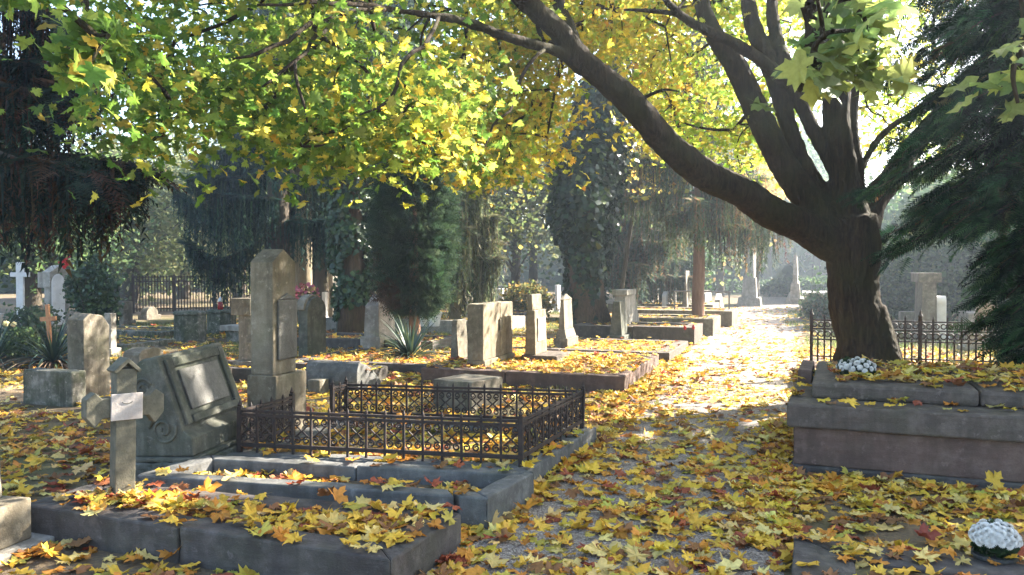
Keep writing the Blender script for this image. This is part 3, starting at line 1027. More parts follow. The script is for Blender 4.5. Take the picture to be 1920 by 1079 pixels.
# distant small stones seen between the trunks
FAR = [
    (838, 846, 858, 604, 556, 'dark', 'taper', 'small dark tapered stone behind the thuja trunk'),
    (928, 942, 951, 592, 542, 'white', 'flat', 'bright white square stone beside the dark slanting trunk'),
    (885, 892, 902, 596, 562, 'grey', 'flat', 'little grey stone under the dark slanting trunk'),
    (962, 968, 974, 590, 556, 'pale', 'arch', 'slim pale round topped stone between the dark trunk and the stepped pillar'),
    (1016, 1024, 1033, 588, 548, 'pale', 'gable', 'pale gabled stone in the distance behind the stepped pillar'),
    (1040, 1045, 1050, 586, 535, 'white', 'flat', 'slim white post stone far behind the slim obelisk'),
    (745, 755, 768, 612, 570, 'pale', 'flat', 'pale square stone behind the thuja crown'),
    (796, 806, 818, 600, 560, 'white', 'taper', 'white tapered stone beside the flower pots'),
    (616, 624, 632, 606, 512, 'pale', 'flat', 'tall pale pillar stone standing in shade behind the red brown trunk'),
    (604, 610, 616, 604, 548, 'white', 'flat', 'white stone beside the pink flower bush'),
    (205, 214, 222, 612, 570, 'grey', 'gable', 'grey gabled stone by the hazy trunk left of the railing'),
    (222, 232, 248, 612, 566, 'grey', 'flat', 'wide dark grey stone at the end of the black railing'),
    (264, 275, 297, 600, 576, 'grey', 'arch', 'low round topped stone in front of the black railing'),
    (178, 184, 192, 605, 548, 'white', 'flat', 'white stone post glimpsed beside the evergreen bush'),
    (1216, 1222, 1230, 592, 566, 'grey', 'flat', 'low grey stone left of the small white round topped one'),
    (1262, 1267, 1272, 590, 540, 'pale', 'flat', 'slim pale stone right of the small white round topped one'),
    (1228, 1233, 1237, 588, 530, 'pale', 'flat', 'thin pale pillar in haze behind the small white round topped stone'),
    (1340, 1350, 1360, 582, 552, 'pale', 'gable', 'hazy pale gabled stone right of the red pine trunk'),
    (1315, 1322, 1330, 584, 545, 'pale', 'arch', 'hazy round topped stone right beside the red pine trunk'),
    (520, 528, 538, 610, 575, 'grey', 'flat', 'grey stone in shade behind the tall gabled pillar'),
    (862, 868, 876, 586, 540, 'pale', 'flat', 'pale upright stone beyond the pale weeping conifer'),
    (988, 993, 998, 580, 545, 'grey', 'taper', 'small grey tapered stone far between the trees'),
]
for a, b, c, yb, yt, mt, kind, lab in FAR:
    kw = dict(taper=0.08) if kind == 'taper' else {}
    stele(lab, (a, b, c, yb, yt), plain(mt, 0.15, top='flat' if kind == 'taper' else kind, g=0.22, **kw), group='distant gravestones', rz=random.uniform(-0.12, 0.12))
stele('upright dark stone near the white cross at the field edge', (0, 8, 12, 640, 585), plain('grey'), group=GS)

# ------------------------------------------------------------------ iron fence of scrolls round the low grave
FH = 0.335


def scroll_mesh(wd):
    m = MB()
    h = wd / 2
    for s in (-1, 1):
        for cz, up in ((0.262, 1), (0.118, -1)):
            r = min(0.03, h * 0.42)
            cx = s * h * 0.5
            sp = [(cx + s * a, cz + up * b) for a, b in spiral(r, 0.009, 1.3, 20, -1, -0.9)]
            line = [(s * 0.003, 0.19)] + [(s * h * 0.45, 0.19 + up * 0.03)] + sp
            m.tube([(x, 0, z) for x, z in line], 0.0068, 5)
    return m.mesh('scroll_panel', M['iron'])


def iron_fence(runs, label, cat, z0, name='iron_fence', step=0.15):
    t = thing(name, (runs[0][0][0], runs[0][0][1], z0), label, cat)
    o0 = np.array(runs[0][0])
    picket = MB().box(-0.009, 0.009, -0.008, 0.008, 0.0, FH + 0.02).pyr(-0.009, 0.009, -0.009, 0.009, FH + 0.021, FH + 0.05).mesh('picket', M['iron'])
    post = MB().box(-0.018, 0.018, -0.018, 0.018, -0.02, FH + 0.03).lathe([(0.012, FH + 0.031), (0.02, FH + 0.045), (0.012, FH + 0.058), (0.002, FH + 0.085)], seg=8).mesh('post', M['iron'])
    done = set()
    panels = {}
    for a, b in runs:
        a, b = np.array(a, float), np.array(b, float)
        L = np.linalg.norm(b - a)
        d = (b - a) / L
        ang = math.atan2(d[1], d[0])
        n = max(2, round(L / step))
        w = L / n
        for e in (a, b):
            k = tuple(e.round(3))
            if k not in done:
                done.add(k)
                o = link(bpy.data.objects.new('post', post), t)
                o.location = (*(e - o0), 0)
                o.rotation_euler = (random.uniform(-0.02, 0.02), random.uniform(-0.02, 0.02), ang)
        for z, hh in ((0.065, 0.015), (FH - 0.034, 0.011), (FH - 0.002, 0.01)):
            r = MB().box(0.014, L - 0.014, -0.0105, 0.0105, -hh, hh).build('rail', M['iron'], t)
            r.location = (*(a - o0), z)
            r.rotation_euler = (0, random.uniform(-0.002, 0.002), ang)
        key = round(w, 3)
        if key not in panels:
            panels[key] = scroll_mesh(w)
        for i in range(n):
            mid = a + d * w * (i + 0.5) - o0
            p = link(bpy.data.objects.new('scroll_panel', panels[key]), t)
            p.location = (*mid, 0)
            p.rotation_euler = (0, 0, ang)
            if i:
                q = link(bpy.data.objects.new('picket', picket), t)
                q.location = (*(a + d * w * i - o0), 0)
                q.rotation_euler = (random.uniform(-0.02, 0.02), 0, ang)
    return t


fl, fr, br, bk = (-4.17, 5.37), (-1.93, 5.69), (-1.87, 7.25), (-4.13, 6.92)
iron_fence([(fl, fr), (fr, br), (br, bk), (fl, (-4.17, 6.08)), ((-4.14, 6.68), bk)], 'low rusty black iron grave fence of scrolls and pickets round the leaf filled grave', 'fence', 0.15)

# fence on the grave behind the maple
fp = G(1521, 680, 0.22)
t = thing('iron_fence', (fp[0], fp[1], 0.22), 'tall black iron fence with a ring band and pointed posts behind the maple trunk', 'fence')
LEN = 4.3
HF = zat(fp[0], fp[1], 600) - 0.22
for x in (0.0, 1.45, 2.9, LEN):
    MB().box(x - 0.022, x + 0.022, -0.022, 0.022, -0.02, HF + 0.05).lathe([(0.022, HF + 0.051), (0.034, HF + 0.08), (0.02, HF + 0.11), (0.004, HF + 0.17)], x, 0, 8).build('post', M['iron'], t)
for z in (0.1, HF * 0.55, HF * 0.8, HF):
    MB().box(0.023, LEN - 0.023, -0.012, 0.012, z - 0.01, z + 0.01).build('rail', M['iron'], t)
g = MB()
n = 48
for i in range(1, n):
    x = LEN * i / n
    g.box(x - 0.012, x + 0.012, -0.0065, 0.0065, 0.02, HF * 0.62 if i % 2 else HF + 0.04)
    if i % 2 == 0:
        g.pyr(x - 0.012, x + 0.012, -0.012, 0.012, HF + 0.0405, HF + 0.09)
for i in range(n):
    x = LEN * (i + 0.5) / n
    for zc, r in ((HF * 0.9, 0.035), (HF * 0.68, 0.04)):
        g.tube([(x + r * math.cos(a), 0, zc + r * math.sin(a)) for a in np.linspace(0, 2 * math.pi, 11)], 0.01, 5)
g.build('picket_grille', M['iron'], t)

# far black railing
a = G(250, 588)
b = G(474, 584)
L = float(np.linalg.norm((b - a)[:2]))
HR = zat(a[0], a[1], 520)
t = thing('iron_railing', (a[0], a[1], 0), 'tall black iron railing of close bars in the left distance under the hanging conifer', 'railing', rz=math.atan2(b[1] - a[1], b[0] - a[0]))
for x in np.linspace(0, L, 4):
    MB().box(x - 0.05, x + 0.05, -0.05, 0.05, 0, HR + 0.03).pyr(x - 0.06, x + 0.06, -0.06, 0.06, HR + 0.031, HR + 0.13).build('post', M['iron'], t)
for z in (0.16, HR * 0.88, HR):
    MB().box(0.051, L - 0.051, -0.02, 0.02, z - 0.02, z + 0.02).build('rail', M['iron'], t)
g = MB()
for x in np.arange(0.12, L - 0.06, 0.1):
    g.box(x - 0.019, x + 0.019, -0.018, 0.018, 0.05, HR + 0.05)
g.build('bar_grille', M['iron'], t)
# side run of the railing going back
t2 = copy_tree(t)
t2.rotation_euler = (0, 0, t.rotation_euler[2] + 1.5)
t2.location = (b[0], b[1], 0)
t2['label'] = 'second black iron railing running away behind the tall gabled pillar'

# pipe barrier far along the path
a = P(1265, 548, 24.0)
t = thing('pipe_barrier', (a[0], a[1], 0), 'thin metal pipe barrier standing in the haze by the red pine trunk', 'barrier')
zb = a[2]
MB().tube([(0, 0, -0.05), (0, 0, zb)], 0.025, 6).build('post', M['wire'], t)
MB().tube([(1.55, 0, -0.05), (1.55, 0, zb)], 0.025, 6).build('post', M['wire'], t)
MB().tube([(-0.02, 0, zb + 0.026), (1.58, 0, zb + 0.026)], 0.025, 6).build('rail', M['wire'], t)

# far house in the haze
hp = P(1478, 505, 66)
t = thing('house', (hp[0], hp[1], 0), 'pale low house far off in blue haze beyond the slim obelisk', 'house', rz=-0.1)
MB().box(0, 15, 0, 8, -0.1, 3.0).build('wall', M['plaster'], t)
MB().prism([(-0.4, 3.001), (8.4, 3.001), (4, 5.6)], -0.4, 15.4).build('roof', M['rooftile'], t)
for x in (1.2, 3.8, 6.4, 9.0, 11.6):
    w = MB().box(x, x + 1.3, -0.06, -0.002, 0.95, 2.35).build('window', M['white'], t)
    MB().box(x + 0.1, x + 1.2, -0.075, -0.0605, 1.05, 2.25).build('pane', M['glass'], w)


# ------------------------------------------------------------------ flowers and low plants
def leaf_mass(name, parent, templ, pos, R, s, col, mat, loc=None):
    v, tr, c = spread_copies(templ, rng.integers(0, len(templ), len(pos)), pos, R, s, col)
    return mesh_np(name, v, tr, c, M[mat], parent, loc)


def blob(n, c, r, shell=0.5):
    """points filling an ellipsoid, denser towards its surface"""
    d = rng.normal(size=(n, 3))
    d /= np.linalg.norm(d, axis=1, keepdims=True)
    q = d * (rng.uniform(0, 1, (n, 1)) ** (1 / 3 * shell))
    return np.asarray(c) + q * np.asarray(r), d


def mum(loc, label, nfl, r=0.17, pot=True):
    t = thing('chrysanthemum', loc, label, 'potted flower')
    if pot:
        MB().lathe([(0.075, 0.0), (0.1, 0.13), (0.11, 0.135), (0.11, 0.15), (0.09, 0.15)], seg=14).build('pot', M['pot'], t)
    p, d = blob(420, (0, 0, 0.2), (r, r, 0.12))
    leaf_mass('foliage', t, SMALL, p, frames(d + rng.normal(size=p.shape) * 0.6), rng.uniform(0.03, 0.06, 420), palette([(0.025, 0.045, 0.02), (0.04, 0.07, 0.025)], [1, 1], 420), 'foliage')
    # one flower head: rings of petals
    v, f = [], []
    for ring, (rr, zz, k) in enumerate(((0.026, 0.002, 16), (0.022, 0.008, 14), (0.015, 0.014, 11), (0.008, 0.017, 7))):
        for i in range(k):
            a = 2 * math.pi * (i + 0.5 * ring) / k
            c, s_ = math.cos(a), math.sin(a)
            b = len(v)
            w = 0.0042
            v += [(-s_ * w * 0.5, c * w * 0.5, zz * 0.6), (s_ * w * 0.5, -c * w * 0.5, zz * 0.6), (c * rr * 0.7 + s_ * w, s_ * rr * 0.7 - c * w, zz + 0.004), (c * rr, s_ * rr, zz - 0.001), (c * rr * 0.7 - s_ * w, s_ * rr * 0.7 + c * w, zz + 0.004)]
            f.append((b, b + 1, b + 2, b + 3, b + 4))
    me = bpy.data.meshes.new('flower_head')
    me.from_pydata(v, [], f)
    k = NT('white_petal')
    me.materials.append(M.setdefault('whitepetal', simple('white_petals', (0.76, 0.73, 0.68), (0.66, 0.62, 0.56), 40, 0.6, 0.0)))
    gold = math.pi * (3 - math.sqrt(5))
    for i in range(nfl):
        z = 1 - (i + 0.5) / nfl * 1.02
        q = math.sqrt(max(0, 1 - z * z))
        n = Vector((q * math.cos(gold * i), q * math.sin(gold * i), z))
        o = link(bpy.data.objects.new('flower_head', me), t)
        o.location = (n.x * r * random.uniform(0.94, 1.06), n.y * r * random.uniform(0.94, 1.06), 0.22 + n.z * r * 0.8 * random.uniform(0.92, 1.08))
        o.rotation_euler = n.to_track_quat('Z', 'Y').to_euler()
        s_ = random.uniform(0.95, 1.3)
        o.scale = (s_, s_, s_)
    return t


mp = G(1865, 1052, 0.09)
mum((mp[0], mp[1], -0.02), 'round white potted chrysanthemum standing among leaves on the dark slab', 70, 0.1)
for px, py, lab in ((1590, 702, 'white chrysanthemum bunch among leaves on the tomb top before the maple trunk, smaller one'), (1614, 704, 'white chrysanthemum bunch lying against the maple trunk, larger one')):
    q = G(px, py, TOMB[3] + 0.13)
    mum((q[0], q[1], TOMB[3] - 0.04), lab, 24, 0.085 if px < 1600 else 0.11, pot=False)

# pink flowering bush, flower pots
pb = G(574, 600)
pb = P(574, 548, 20.0)
t = thing('flower_bush', (pb[0], pb[1], 0), 'pink and yellow flower bouquet standing behind the algae green headstone', 'flowers')
MB().lathe([(0.16, 0.0), (0.22, 0.55), (0.2, 0.6)], seg=12).build('vase', M['mossy'], t)
p, d = blob(320, (0, 0, 0.95), (0.34, 0.34, 0.3))
leaf_mass('blossom_cluster', t, SMALL, p, frames(d + rng.normal(size=p.shape)), rng.uniform(0.06, 0.12, 320), palette([(0.55, 0.16, 0.2), (0.6, 0.4, 0.16), (0.1, 0.14, 0.05)], [4, 2, 2], 320), 'petal')
for px, lab in ((793, 'white flower pot with a green plant left of the pair'), (814, 'white flower pot with a green plant nearer the thuja trunk')):
    q = G(px, 612, 0.3)
    t = thing('flower_pot', (q[0], q[1], 0.3), lab, 'flower pot', 'white flower pots')
    MB().lathe([(0.12, 0.0), (0.17, 0.28), (0.19, 0.28), (0.19, 0.32)], seg=12).build('pot', M['whitepot'], t)
    p, d = blob(90, (0, 0, 0.42), (0.2, 0.2, 0.14))
    leaf_mass('foliage', t, SMALL, p, frames(rng.normal(size=p.shape)), rng.uniform(0.06, 0.11, 90), palette([(0.08, 0.15, 0.03), (0.16, 0.2, 0.05)], [1, 1], 90), 'foliage')
for px, py, lab in ((1284, 618, 'little red grave lantern on the raised pale grave'), (1300, 617, 'little red grave lantern by the foot of the pine')):
    q = G(px, py, 0.4)
    t = thing('grave_lantern', (q[0], q[1], 0.39), lab, 'grave candle', 'red grave lanterns')
    MB().lathe([(0.02, 0), (0.028, 0.008), (0.028, 0.06), (0.015, 0.085)], seg=10).build('jar', M['red'], t)
q = P(40, 606, 13.5)
t = thing('rose_bush', (q[0], q[1], 0), 'small rose bush with two pale yellow blooms beside the yucca with the wooden cross', 'shrub')
p, d = blob(500, (0, 0, 0.36), (0.3, 0.25, 0.3))
leaf_mass('foliage', t, SMALL, p, frames(d + rng.normal(size=p.shape)), rng.uniform(0.04, 0.08, 700), palette([(0.04, 0.07, 0.03), (0.07, 0.1, 0.04)], [1, 1], 700), 'foliage')
for ox, oz in ((-0.1, q[2]), (0.08, q[2] - 0.01)):
    p, d = blob(40, (ox, -0.2, oz), (0.04, 0.04, 0.035))
    leaf_mass('rose_bloom', t, SMALL, p, frames(d), rng.uniform(0.04, 0.06, 40), palette([(0.7, 0.62, 0.35)], [1], 40), 'petal')



def yucca(loc, label, n=70, h=0.85, dry=60, droop=0.35):
    t = thing('yucca', loc, label, 'yucca', 'yucca plants')

    def blades(k, lo, hi, cols, w):
        v, f, c = [], [], []
        for i in range(k):
            a = random.uniform(0, 6.283)
            el = random.uniform(lo, hi)
            L = h * random.uniform(0.65, 1.1)
            wd = w * random.uniform(0.7, 1.2)
            col = cols[random.randrange(len(cols))]
            pr = None
            for j in range(7):
                u = j / 6
                e = el - droop * u * u * (1.2 if el < 0.6 else 0.5)
                r = L * u * math.cos(e)
                z = max(0.02, L * u * math.sin(e) + 0.08)
                ww = wd * (0.6 + 0.8 * u if u < 0.35 else 0.88 * (1 - (u - 0.35) / 0.65) + 0.02)
                ctr = np.array([r * math.cos(a), r * math.sin(a), z])
                sd = np.array([-math.sin(a), math.cos(a), 0.0])
                b = len(v)
                v += [ctr - sd * ww, ctr + np.array([0, 0, -ww * 0.5]), ctr + sd * ww]
                c += [col] * 3
                if j:
                    for q in (0, 1):
                        f += [(b - 3 + q, b - 2 + q, b + 1 + q), (b - 3 + q, b + 1 + q, b + q)]
        return np.array(v), np.array(f), np.array(c)
    v, f, c = blades(n, 0.12, 1.15, [(0.028, 0.055, 0.04), (0.04, 0.07, 0.048), (0.02, 0.038, 0.027), (0.06, 0.085, 0.04)], 0.022)
    mesh_np('blade_rosette', v, f, c, M['ivy'], t)
    v, f, c = blades(dry, -0.35, 0.35, [(0.16, 0.1, 0.06), (0.1, 0.06, 0.04), (0.24, 0.16, 0.09)], 0.018)
    mesh_np('dry_leaf_skirt', v, f, c, M['litter'], t)
    return t


q = G(770, 684, 0.0)
yucca((q[0], q[1], 0.03), 'spiky yucca with dry lower leaves on a leafy grave before the thuja', 130, 0.95, 130)
q = G(100, 690)
yucca((q[0], q[1], 0.0), 'spiky blue green yucca round the small wooden cross', 110, 1.05, 120)
q = G(-10, 690)
yucca((q[0], q[1], 0.0), 'spiky yucca cut by the picture edge beside the wooden cross one', 90, 1.1, 80)


def bush(loc, label, r, n, cols, w, size=0.07, mat='foliage', cat='shrub', group=None, name='evergreen_shrub'):
    t = thing(name, loc, label, cat, group)
    m = MB()
    for i in range(7):
        a = random.uniform(0, 6.28)
        m.tube([(0, 0, -0.02), (r[0] * 0.3 * math.cos(a), r[1] * 0.3 * math.sin(a), r[2] * 0.7), (r[0] * 0.65 * math.cos(a), r[1] * 0.65 * math.sin(a), r[2] * 1.4)], [0.03, 0.02, 0.006], 5)
    m.build('stem', M['darkbark'], t)
    k = 26
    cs, _ = blob(k, (0, 0, r[2]), (r[0] * 0.75, r[1] * 0.75, r[2] * 0.8), 0.6)
    which = rng.integers(0, k, n)
    p = cs[which] + rng.normal(size=(n, 3)) * np.array(r) * 0.17
    p[:, 2] = np.abs(p[:, 2])
    leaf_mass('foliage', t, SMALL, p, frames(rng.normal(size=(n, 3)) + np.array([0, 0, 0.6])), rng.uniform(0.6, 1.3, n) * size, palette(cols, w, n), mat)
    return t


DG = [(0.03, 0.06, 0.025), (0.05, 0.09, 0.03), (0.09, 0.13, 0.05)]
q = G(170, 640)
q = P(172, 520, 17.0)
bush((q[0], q[1], 0), 'dark glossy evergreen bush beside the pale house shaped stele', (0.55, 0.55, 1.0), 3800, DG, [4, 3, 1], 0.085, 'ivy')
q = P(55, 560, 15.0)
bush((q[0], q[1], 0), 'loose grey green shrub between the white cross and the house shaped stele', (0.8, 0.5, 0.45), 2600, [(0.06, 0.09, 0.05), (0.1, 0.13, 0.07)], [1, 1], 0.07)
q = P(1548, 560, 26.0)
bush((q[0], q[1], 0), 'rounded green shrub at the path edge behind the maple trunk', (1.0, 0.8, 0.5), 3600, [(0.07, 0.11, 0.05), (0.12, 0.16, 0.06), (0.2, 0.16, 0.08)], [3, 2, 1], 0.1)
q = P(1720, 540, 23.0)
bush((q[0] + 0.6, q[1], 0), 'large dark hedge like shrub right of the maple trunk behind the pillar', (3.0, 1.5, 1.25), 15000, DG, [4, 3, 1], 0.12)
q = P(1545, 540, 46)
bush((q[0] + 1, q[1], 0), 'long clipped hedge in front of the far house', (6.0, 1.0, 0.6), 5000, DG, [3, 3, 1], 0.2)
q = P(985, 560, 27)
bush((q[0], q[1], 0), 'yellowing shrub low between the stepped pillar and the dark trunk', (1.1, 0.9, 0.6), 2600, [(0.16, 0.14, 0.05), (0.1, 0.12, 0.04), (0.3, 0.2, 0.05)], [2, 2, 1], 0.1)
q = P(1225, 565, 33)
bush((q[0], q[1], 0), 'bluish dark shrub in haze behind the small white round topped stone', (2.6, 1.6, 1.3), 7000, DG, [4, 3, 1], 0.14)

# ------------------------------------------------------------------ the maple
def px_path(pts, n):
    """polyline (px, py, depth, radius) -> smoothed world points and radii"""
    w = [(*P(a, b, d), r) for a, b, d, r in pts]
    s = smooth_path(w, n)
    return s[:, :3], s[:, 3]


tb = P(1628, 752, 10.0)
MAPLE = thing('maple_tree', (tb[0], tb[1], 0), 'big spreading maple with yellow and green leaves, its thick dark limbs arching over the path', 'tree')
LIMBS = [
    ([(1628, 770, 10.0, .5), (1626, 735, 10.0, .42), (1622, 690, 10.0, .375), (1612, 600, 10.0, .335), (1600, 520, 10.0, .33), (1594, 455, 10.0, .37), (1590, 405, 10.0, .35)], 26),
    ([(1588, 470, 10.0, .27), (1540, 443, 9.95, .255), (1490, 416, 9.85, .225), (1400, 372, 9.6, .205), (1300, 308, 9.3, .19), (1200, 213, 9.05, .17), (1100, 115, 8.8, .15), (1040, 58, 8.6, .13), (975, -10, 8.3, .11), (880, -130, 7.9, .07), (780, -260, 7.5, .03)], 46),
    ([(1095, 130, 8.8, .085), (1050, 100, 8.6, .068), (1000, 86, 8.3, .06), (900, 50, 7.9, .052), (850, 37, 7.7, .047), (750, 22, 7.3, .036), (697, 13, 7.0, .03)], 24),
    ([(1090, 110, 8.8, .09), (1072, 60, 8.9, .07), (1050, 0, 9.0, .06), (1040, -90, 9.1, .04), (1000, -220, 9.2, .02)], 18),
    ([(1560, 440, 10.0, .25), (1494, 345, 10.0, .19), (1434, 240, 10.1, .175), (1385, 140, 10.2, .165), (1330, 40, 10.3, .13), (1290, -60, 10.4, .1), (1230, -240, 10.6, .05), (1180, -420, 10.8, .02)], 34),
    ([(1565, 430, 10.0, .2), (1508, 310, 10.15, .13), (1465, 190, 10.3, .12), (1425, 80, 10.5, .125), (1400, -20, 10.7, .1), (1370, -200, 11.0, .05)], 30),
    ([(1592, 420, 10.0, .3), (1580, 320, 10.0, .19), (1573, 210, 10.0, .185), (1558, 100, 10.0, .205), (1548, 0, 10.05, .2), (1550, -150, 10.2, .15), (1570, -350, 10.4, .08), (1580, -600, 10.6, .03)], 30),
    ([(1570, 330, 10.05, .1), (1530, 250, 10.15, .1), (1490, 165, 10.3, .1), (1460, 80, 10.5, .1), (1448, -20, 10.7, .08), (1450, -200, 10.9, .04)], 20),
    ([(1475, 165, 10.0, .07), (1440, 125, 9.6, .085), (1385, 85, 9.3, .075), (1330, 58, 9.0, .065), (1290, 38, 8.8, .055), (1248, -2, 8.6, .045), (1180, -90, 8.3, .02)], 22),
    ([(1602, 430, 10.0, .2), (1606, 330, 10.1, .1), (1602, 230, 10.3, .07), (1606, 140, 10.5, .06), (1614, 40, 10.7, .045), (1630, -120, 11, .02)], 24),
    ([(1600, 450, 10.0, .26), (1640, 380, 10.2, .19), (1690, 310, 10.5, .16), (1750, 230, 10.8, .13), (1830, 130, 11.2, .1), (1930, 0, 11.6, .07), (2050, -180, 12, .03)], 30),
    ([(1608, 330, 10.1, .05), (1640, 270, 10.4, .05), (1690, 225, 10.7, .045), (1760, 190, 11.0, .03)], 14),
]
lm = MB()
NODES, NRAD = [], []
for pts, n in LIMBS:
    p, r = px_path(pts, n)
    p = p - np.array([tb[0], tb[1], 0])
    r = r * 0.9
    wb = np.array([noise.noise_vector(Vector(q) * 1.4) for q in p]) * np.minimum(r, 0.12)[:, None] * 0.5
    p = p + wb
    lm.tube(p, r, 14, 0.12)
    for q, rr in zip(p[3:], r[3:]):
        NODES.append(q)
        NRAD.append(rr)
# root flare
for a in np.linspace(0, 2 * math.pi, 7, endpoint=False) + 0.3:
    c, s = math.cos(a), math.sin(a)
    lm.tube([(0.1 * c, 0.1 * s, 1.15), (0.28 * c, 0.28 * s, 0.5), (0.46 * c, 0.46 * s, 0.02), (0.6 * c, 0.6 * s, -0.12)], [0.1, 0.13, 0.11, 0.06], 8)
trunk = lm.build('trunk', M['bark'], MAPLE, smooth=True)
m = trunk.modifiers.new('weld', 'REMESH')
m.mode = 'VOXEL'
m.voxel_size = 0.022
m.use_smooth_shade = True
m = trunk.modifiers.new('soften', 'SMOOTH')
m.factor = 0.6
m.iterations = 4
tx = bpy.data.textures.new('bark_lumps', 'CLOUDS')
tx.noise_scale = 0.11
m = trunk.modifiers.new('lumps', 'DISPLACE')
m.texture = tx
m.strength = 0.03
m.mid_level = 0.5

LOWX = [0, 60, 75, 150, 200, 240, 280, 330, 380, 420, 470, 500, 520, 560, 600, 640, 700, 760, 800, 860, 920, 960, 1000, 1040, 1080, 1130, 1210, 1260, 1300, 1400, 1440, 1480, 1550, 1700]
LOWY = [10, 30, 90, 110, 150, 220, 275, 268, 215, 210, 225, 275, 290, 280, 325, 315, 270, 265, 285, 315, 315, 280, 270, 225, 190, 170, 200, 240, 300, 330, 280, 190, 160, 60]
GREEN = [(0.12, 0.22, 0.035), (0.18, 0.29, 0.045), (0.28, 0.36, 0.06), (0.52, 0.46, 0.08)]
YELL = [(0.72, 0.58, 0.07), (0.6, 0.58, 0.09), (0.42, 0.5, 0.07), (0.66, 0.42, 0.06)]
YGRN = [(0.36, 0.5, 0.06), (0.54, 0.56, 0.08), (0.24, 0.4, 0.05), (0.64, 0.5, 0.08)]


def crown_colour(px):
    """share of yellow by horizontal place in the crown"""
    return np.interp(px, [300, 650, 850, 1000, 1180, 1300, 1500], [0.12, 0.2, 0.5, 0.85, 0.95, 0.6, 0.45])


clusters, ccol, cn, csz = [], [], [], []
tries = 0
while len(clusters) < 470 and tries < 20000:
    tries += 1
    px = random.uniform(195, 1500)
    lo = np.interp(px, LOWX, LOWY)
    py = lo - random.uniform(0, 1) ** 1.15 * (lo + 230)
    d = random.uniform(5.6, 8.9) if px < 880 else (random.uniform(9.1, 12.0) if px < 1180 else random.uniform(10.7, 14.0))
    if px < 330:
        d = random.uniform(5.0, 6.6)
    if px < 520 and random.random() < 0.5:
        continue
    if 660 < px < 1090 and py < 130 and d < 8.3:
        continue
    if 1060 < px < 1200 and 90 < py < 330:
        continue
    if 395 < px < 440 and py < 60:
        continue
    if px > 1180 and py > 60 and random.random() < 0.25:
        continue
    w = P(px, py, d) - np.array([tb[0], tb[1], 0])
    clusters.append(w)
    ccol.append(px)
    cn.append(random.randint(42, 68))
    csz.append(1.0)
for k in range(150):
    px = random.uniform(860, 1300)
    py = random.uniform(0, 1) * np.interp(px, [860, 950, 1050, 1180, 1300], [345, 330, 280, 250, 330])
    if 1055 < px < 1205 and py > 95:
        continue
    d = random.uniform(9.0, 11.5) if px < 1100 else random.uniform(10.5, 13.5)
    clusters.append(P(px, py, d) - np.array([tb[0], tb[1], 0]))
    ccol.append(px)
    cn.append(random.randint(44, 66))
    csz.append(1.0)
for k in range(85):
    px = random.uniform(1590, 1790)
    py = random.uniform(-60, 290)
    d = random.uniform(11.5, 16.0)
    clusters.append(P(px, py, d) - np.array([tb[0], tb[1], 0]))
    ccol.append(1400)
    cn.append(random.randint(22, 40))
    csz.append(1.0)
NVIS = len(clusters)
# the rest of the crown, above and behind
while len(clusters) < NVIS + 430:
    a = random.uniform(0, 2 * math.pi)
    r = 6.2 * math.sqrt(random.uniform(0, 1))
    zt = 10.5 - 0.085 * r * r
    z = random.uniform(4.6 + 0.05 * r, zt)
    w = np.array([r * math.cos(a), r * math.sin(a), z])
    x, y, d = proj(w + np.array([tb[0], tb[1], 0]))
    if d > 0.5 and 0 < x < 1920 and y > 0 and (d < 8 or y > np.interp(x, LOWX, LOWY) or (x > 900 and d < 10.6)):
        continue
    clusters.append(w)
    ccol.append(1250 + 80 * random.random())
    cn.append(random.randint(30, 44))
    csz.append(1.0)
# long low sprays that hang close to the viewer
NEAR = []
for k in range(26):
    u = random.random()
    NEAR.append((random.uniform(1520, 1660) - 20 * u, random.uniform(-40, 130) + 25 * u, random.uniform(2.7, 3.3)))
NEAR += [(1500, 170, 2.9), (1535, 150, 3.0), (1515, 120, 2.8), (1560, 60, 2.8), (1640, 40, 3.0)]
NEAR += [(random.uniform(1895, 1935), random.uniform(40, 215), random.uniform(2.9, 3.3)) for _ in range(8)]
NEAR += [(random.uniform(-20, 100), random.uniform(-50, 12), random.uniform(3.8, 4.5)) for _ in range(12)]
NEAR += [(random.uniform(95, 215), random.uniform(50, 140), random.uniform(4.2, 4.9)) for _ in range(14)]
N0 = len(clusters)
for px, py, d in NEAR:
    clusters.append(P(px, py, d) - np.array([tb[0], tb[1], 0]))
    ccol.append(500 if px < 900 else 1480)
    cn.append(3 if px > 900 else 8)
    csz.append(0.55)
# carrier nodes for those sprays, above the frame
for px, py, d in [(1600, -150, 3.2), (1640, -330, 4.2), (1650, -380, 5.5), (1640, -380, 7.2), (1915, -120, 3.3), (1850, -330, 4.2), (60, -150, 4.6), (180, -120, 5.2), (330, -120, 6.0), (480, -110, 6.6), (620, -100, 7.0), (160, 20, 4.9)]:
    clusters.append(P(px, py, d) - np.array([tb[0], tb[1], 0]))
    ccol.append(500)
    cn.append(0)
    csz.append(1.0)
clusters = np.array(clusters)
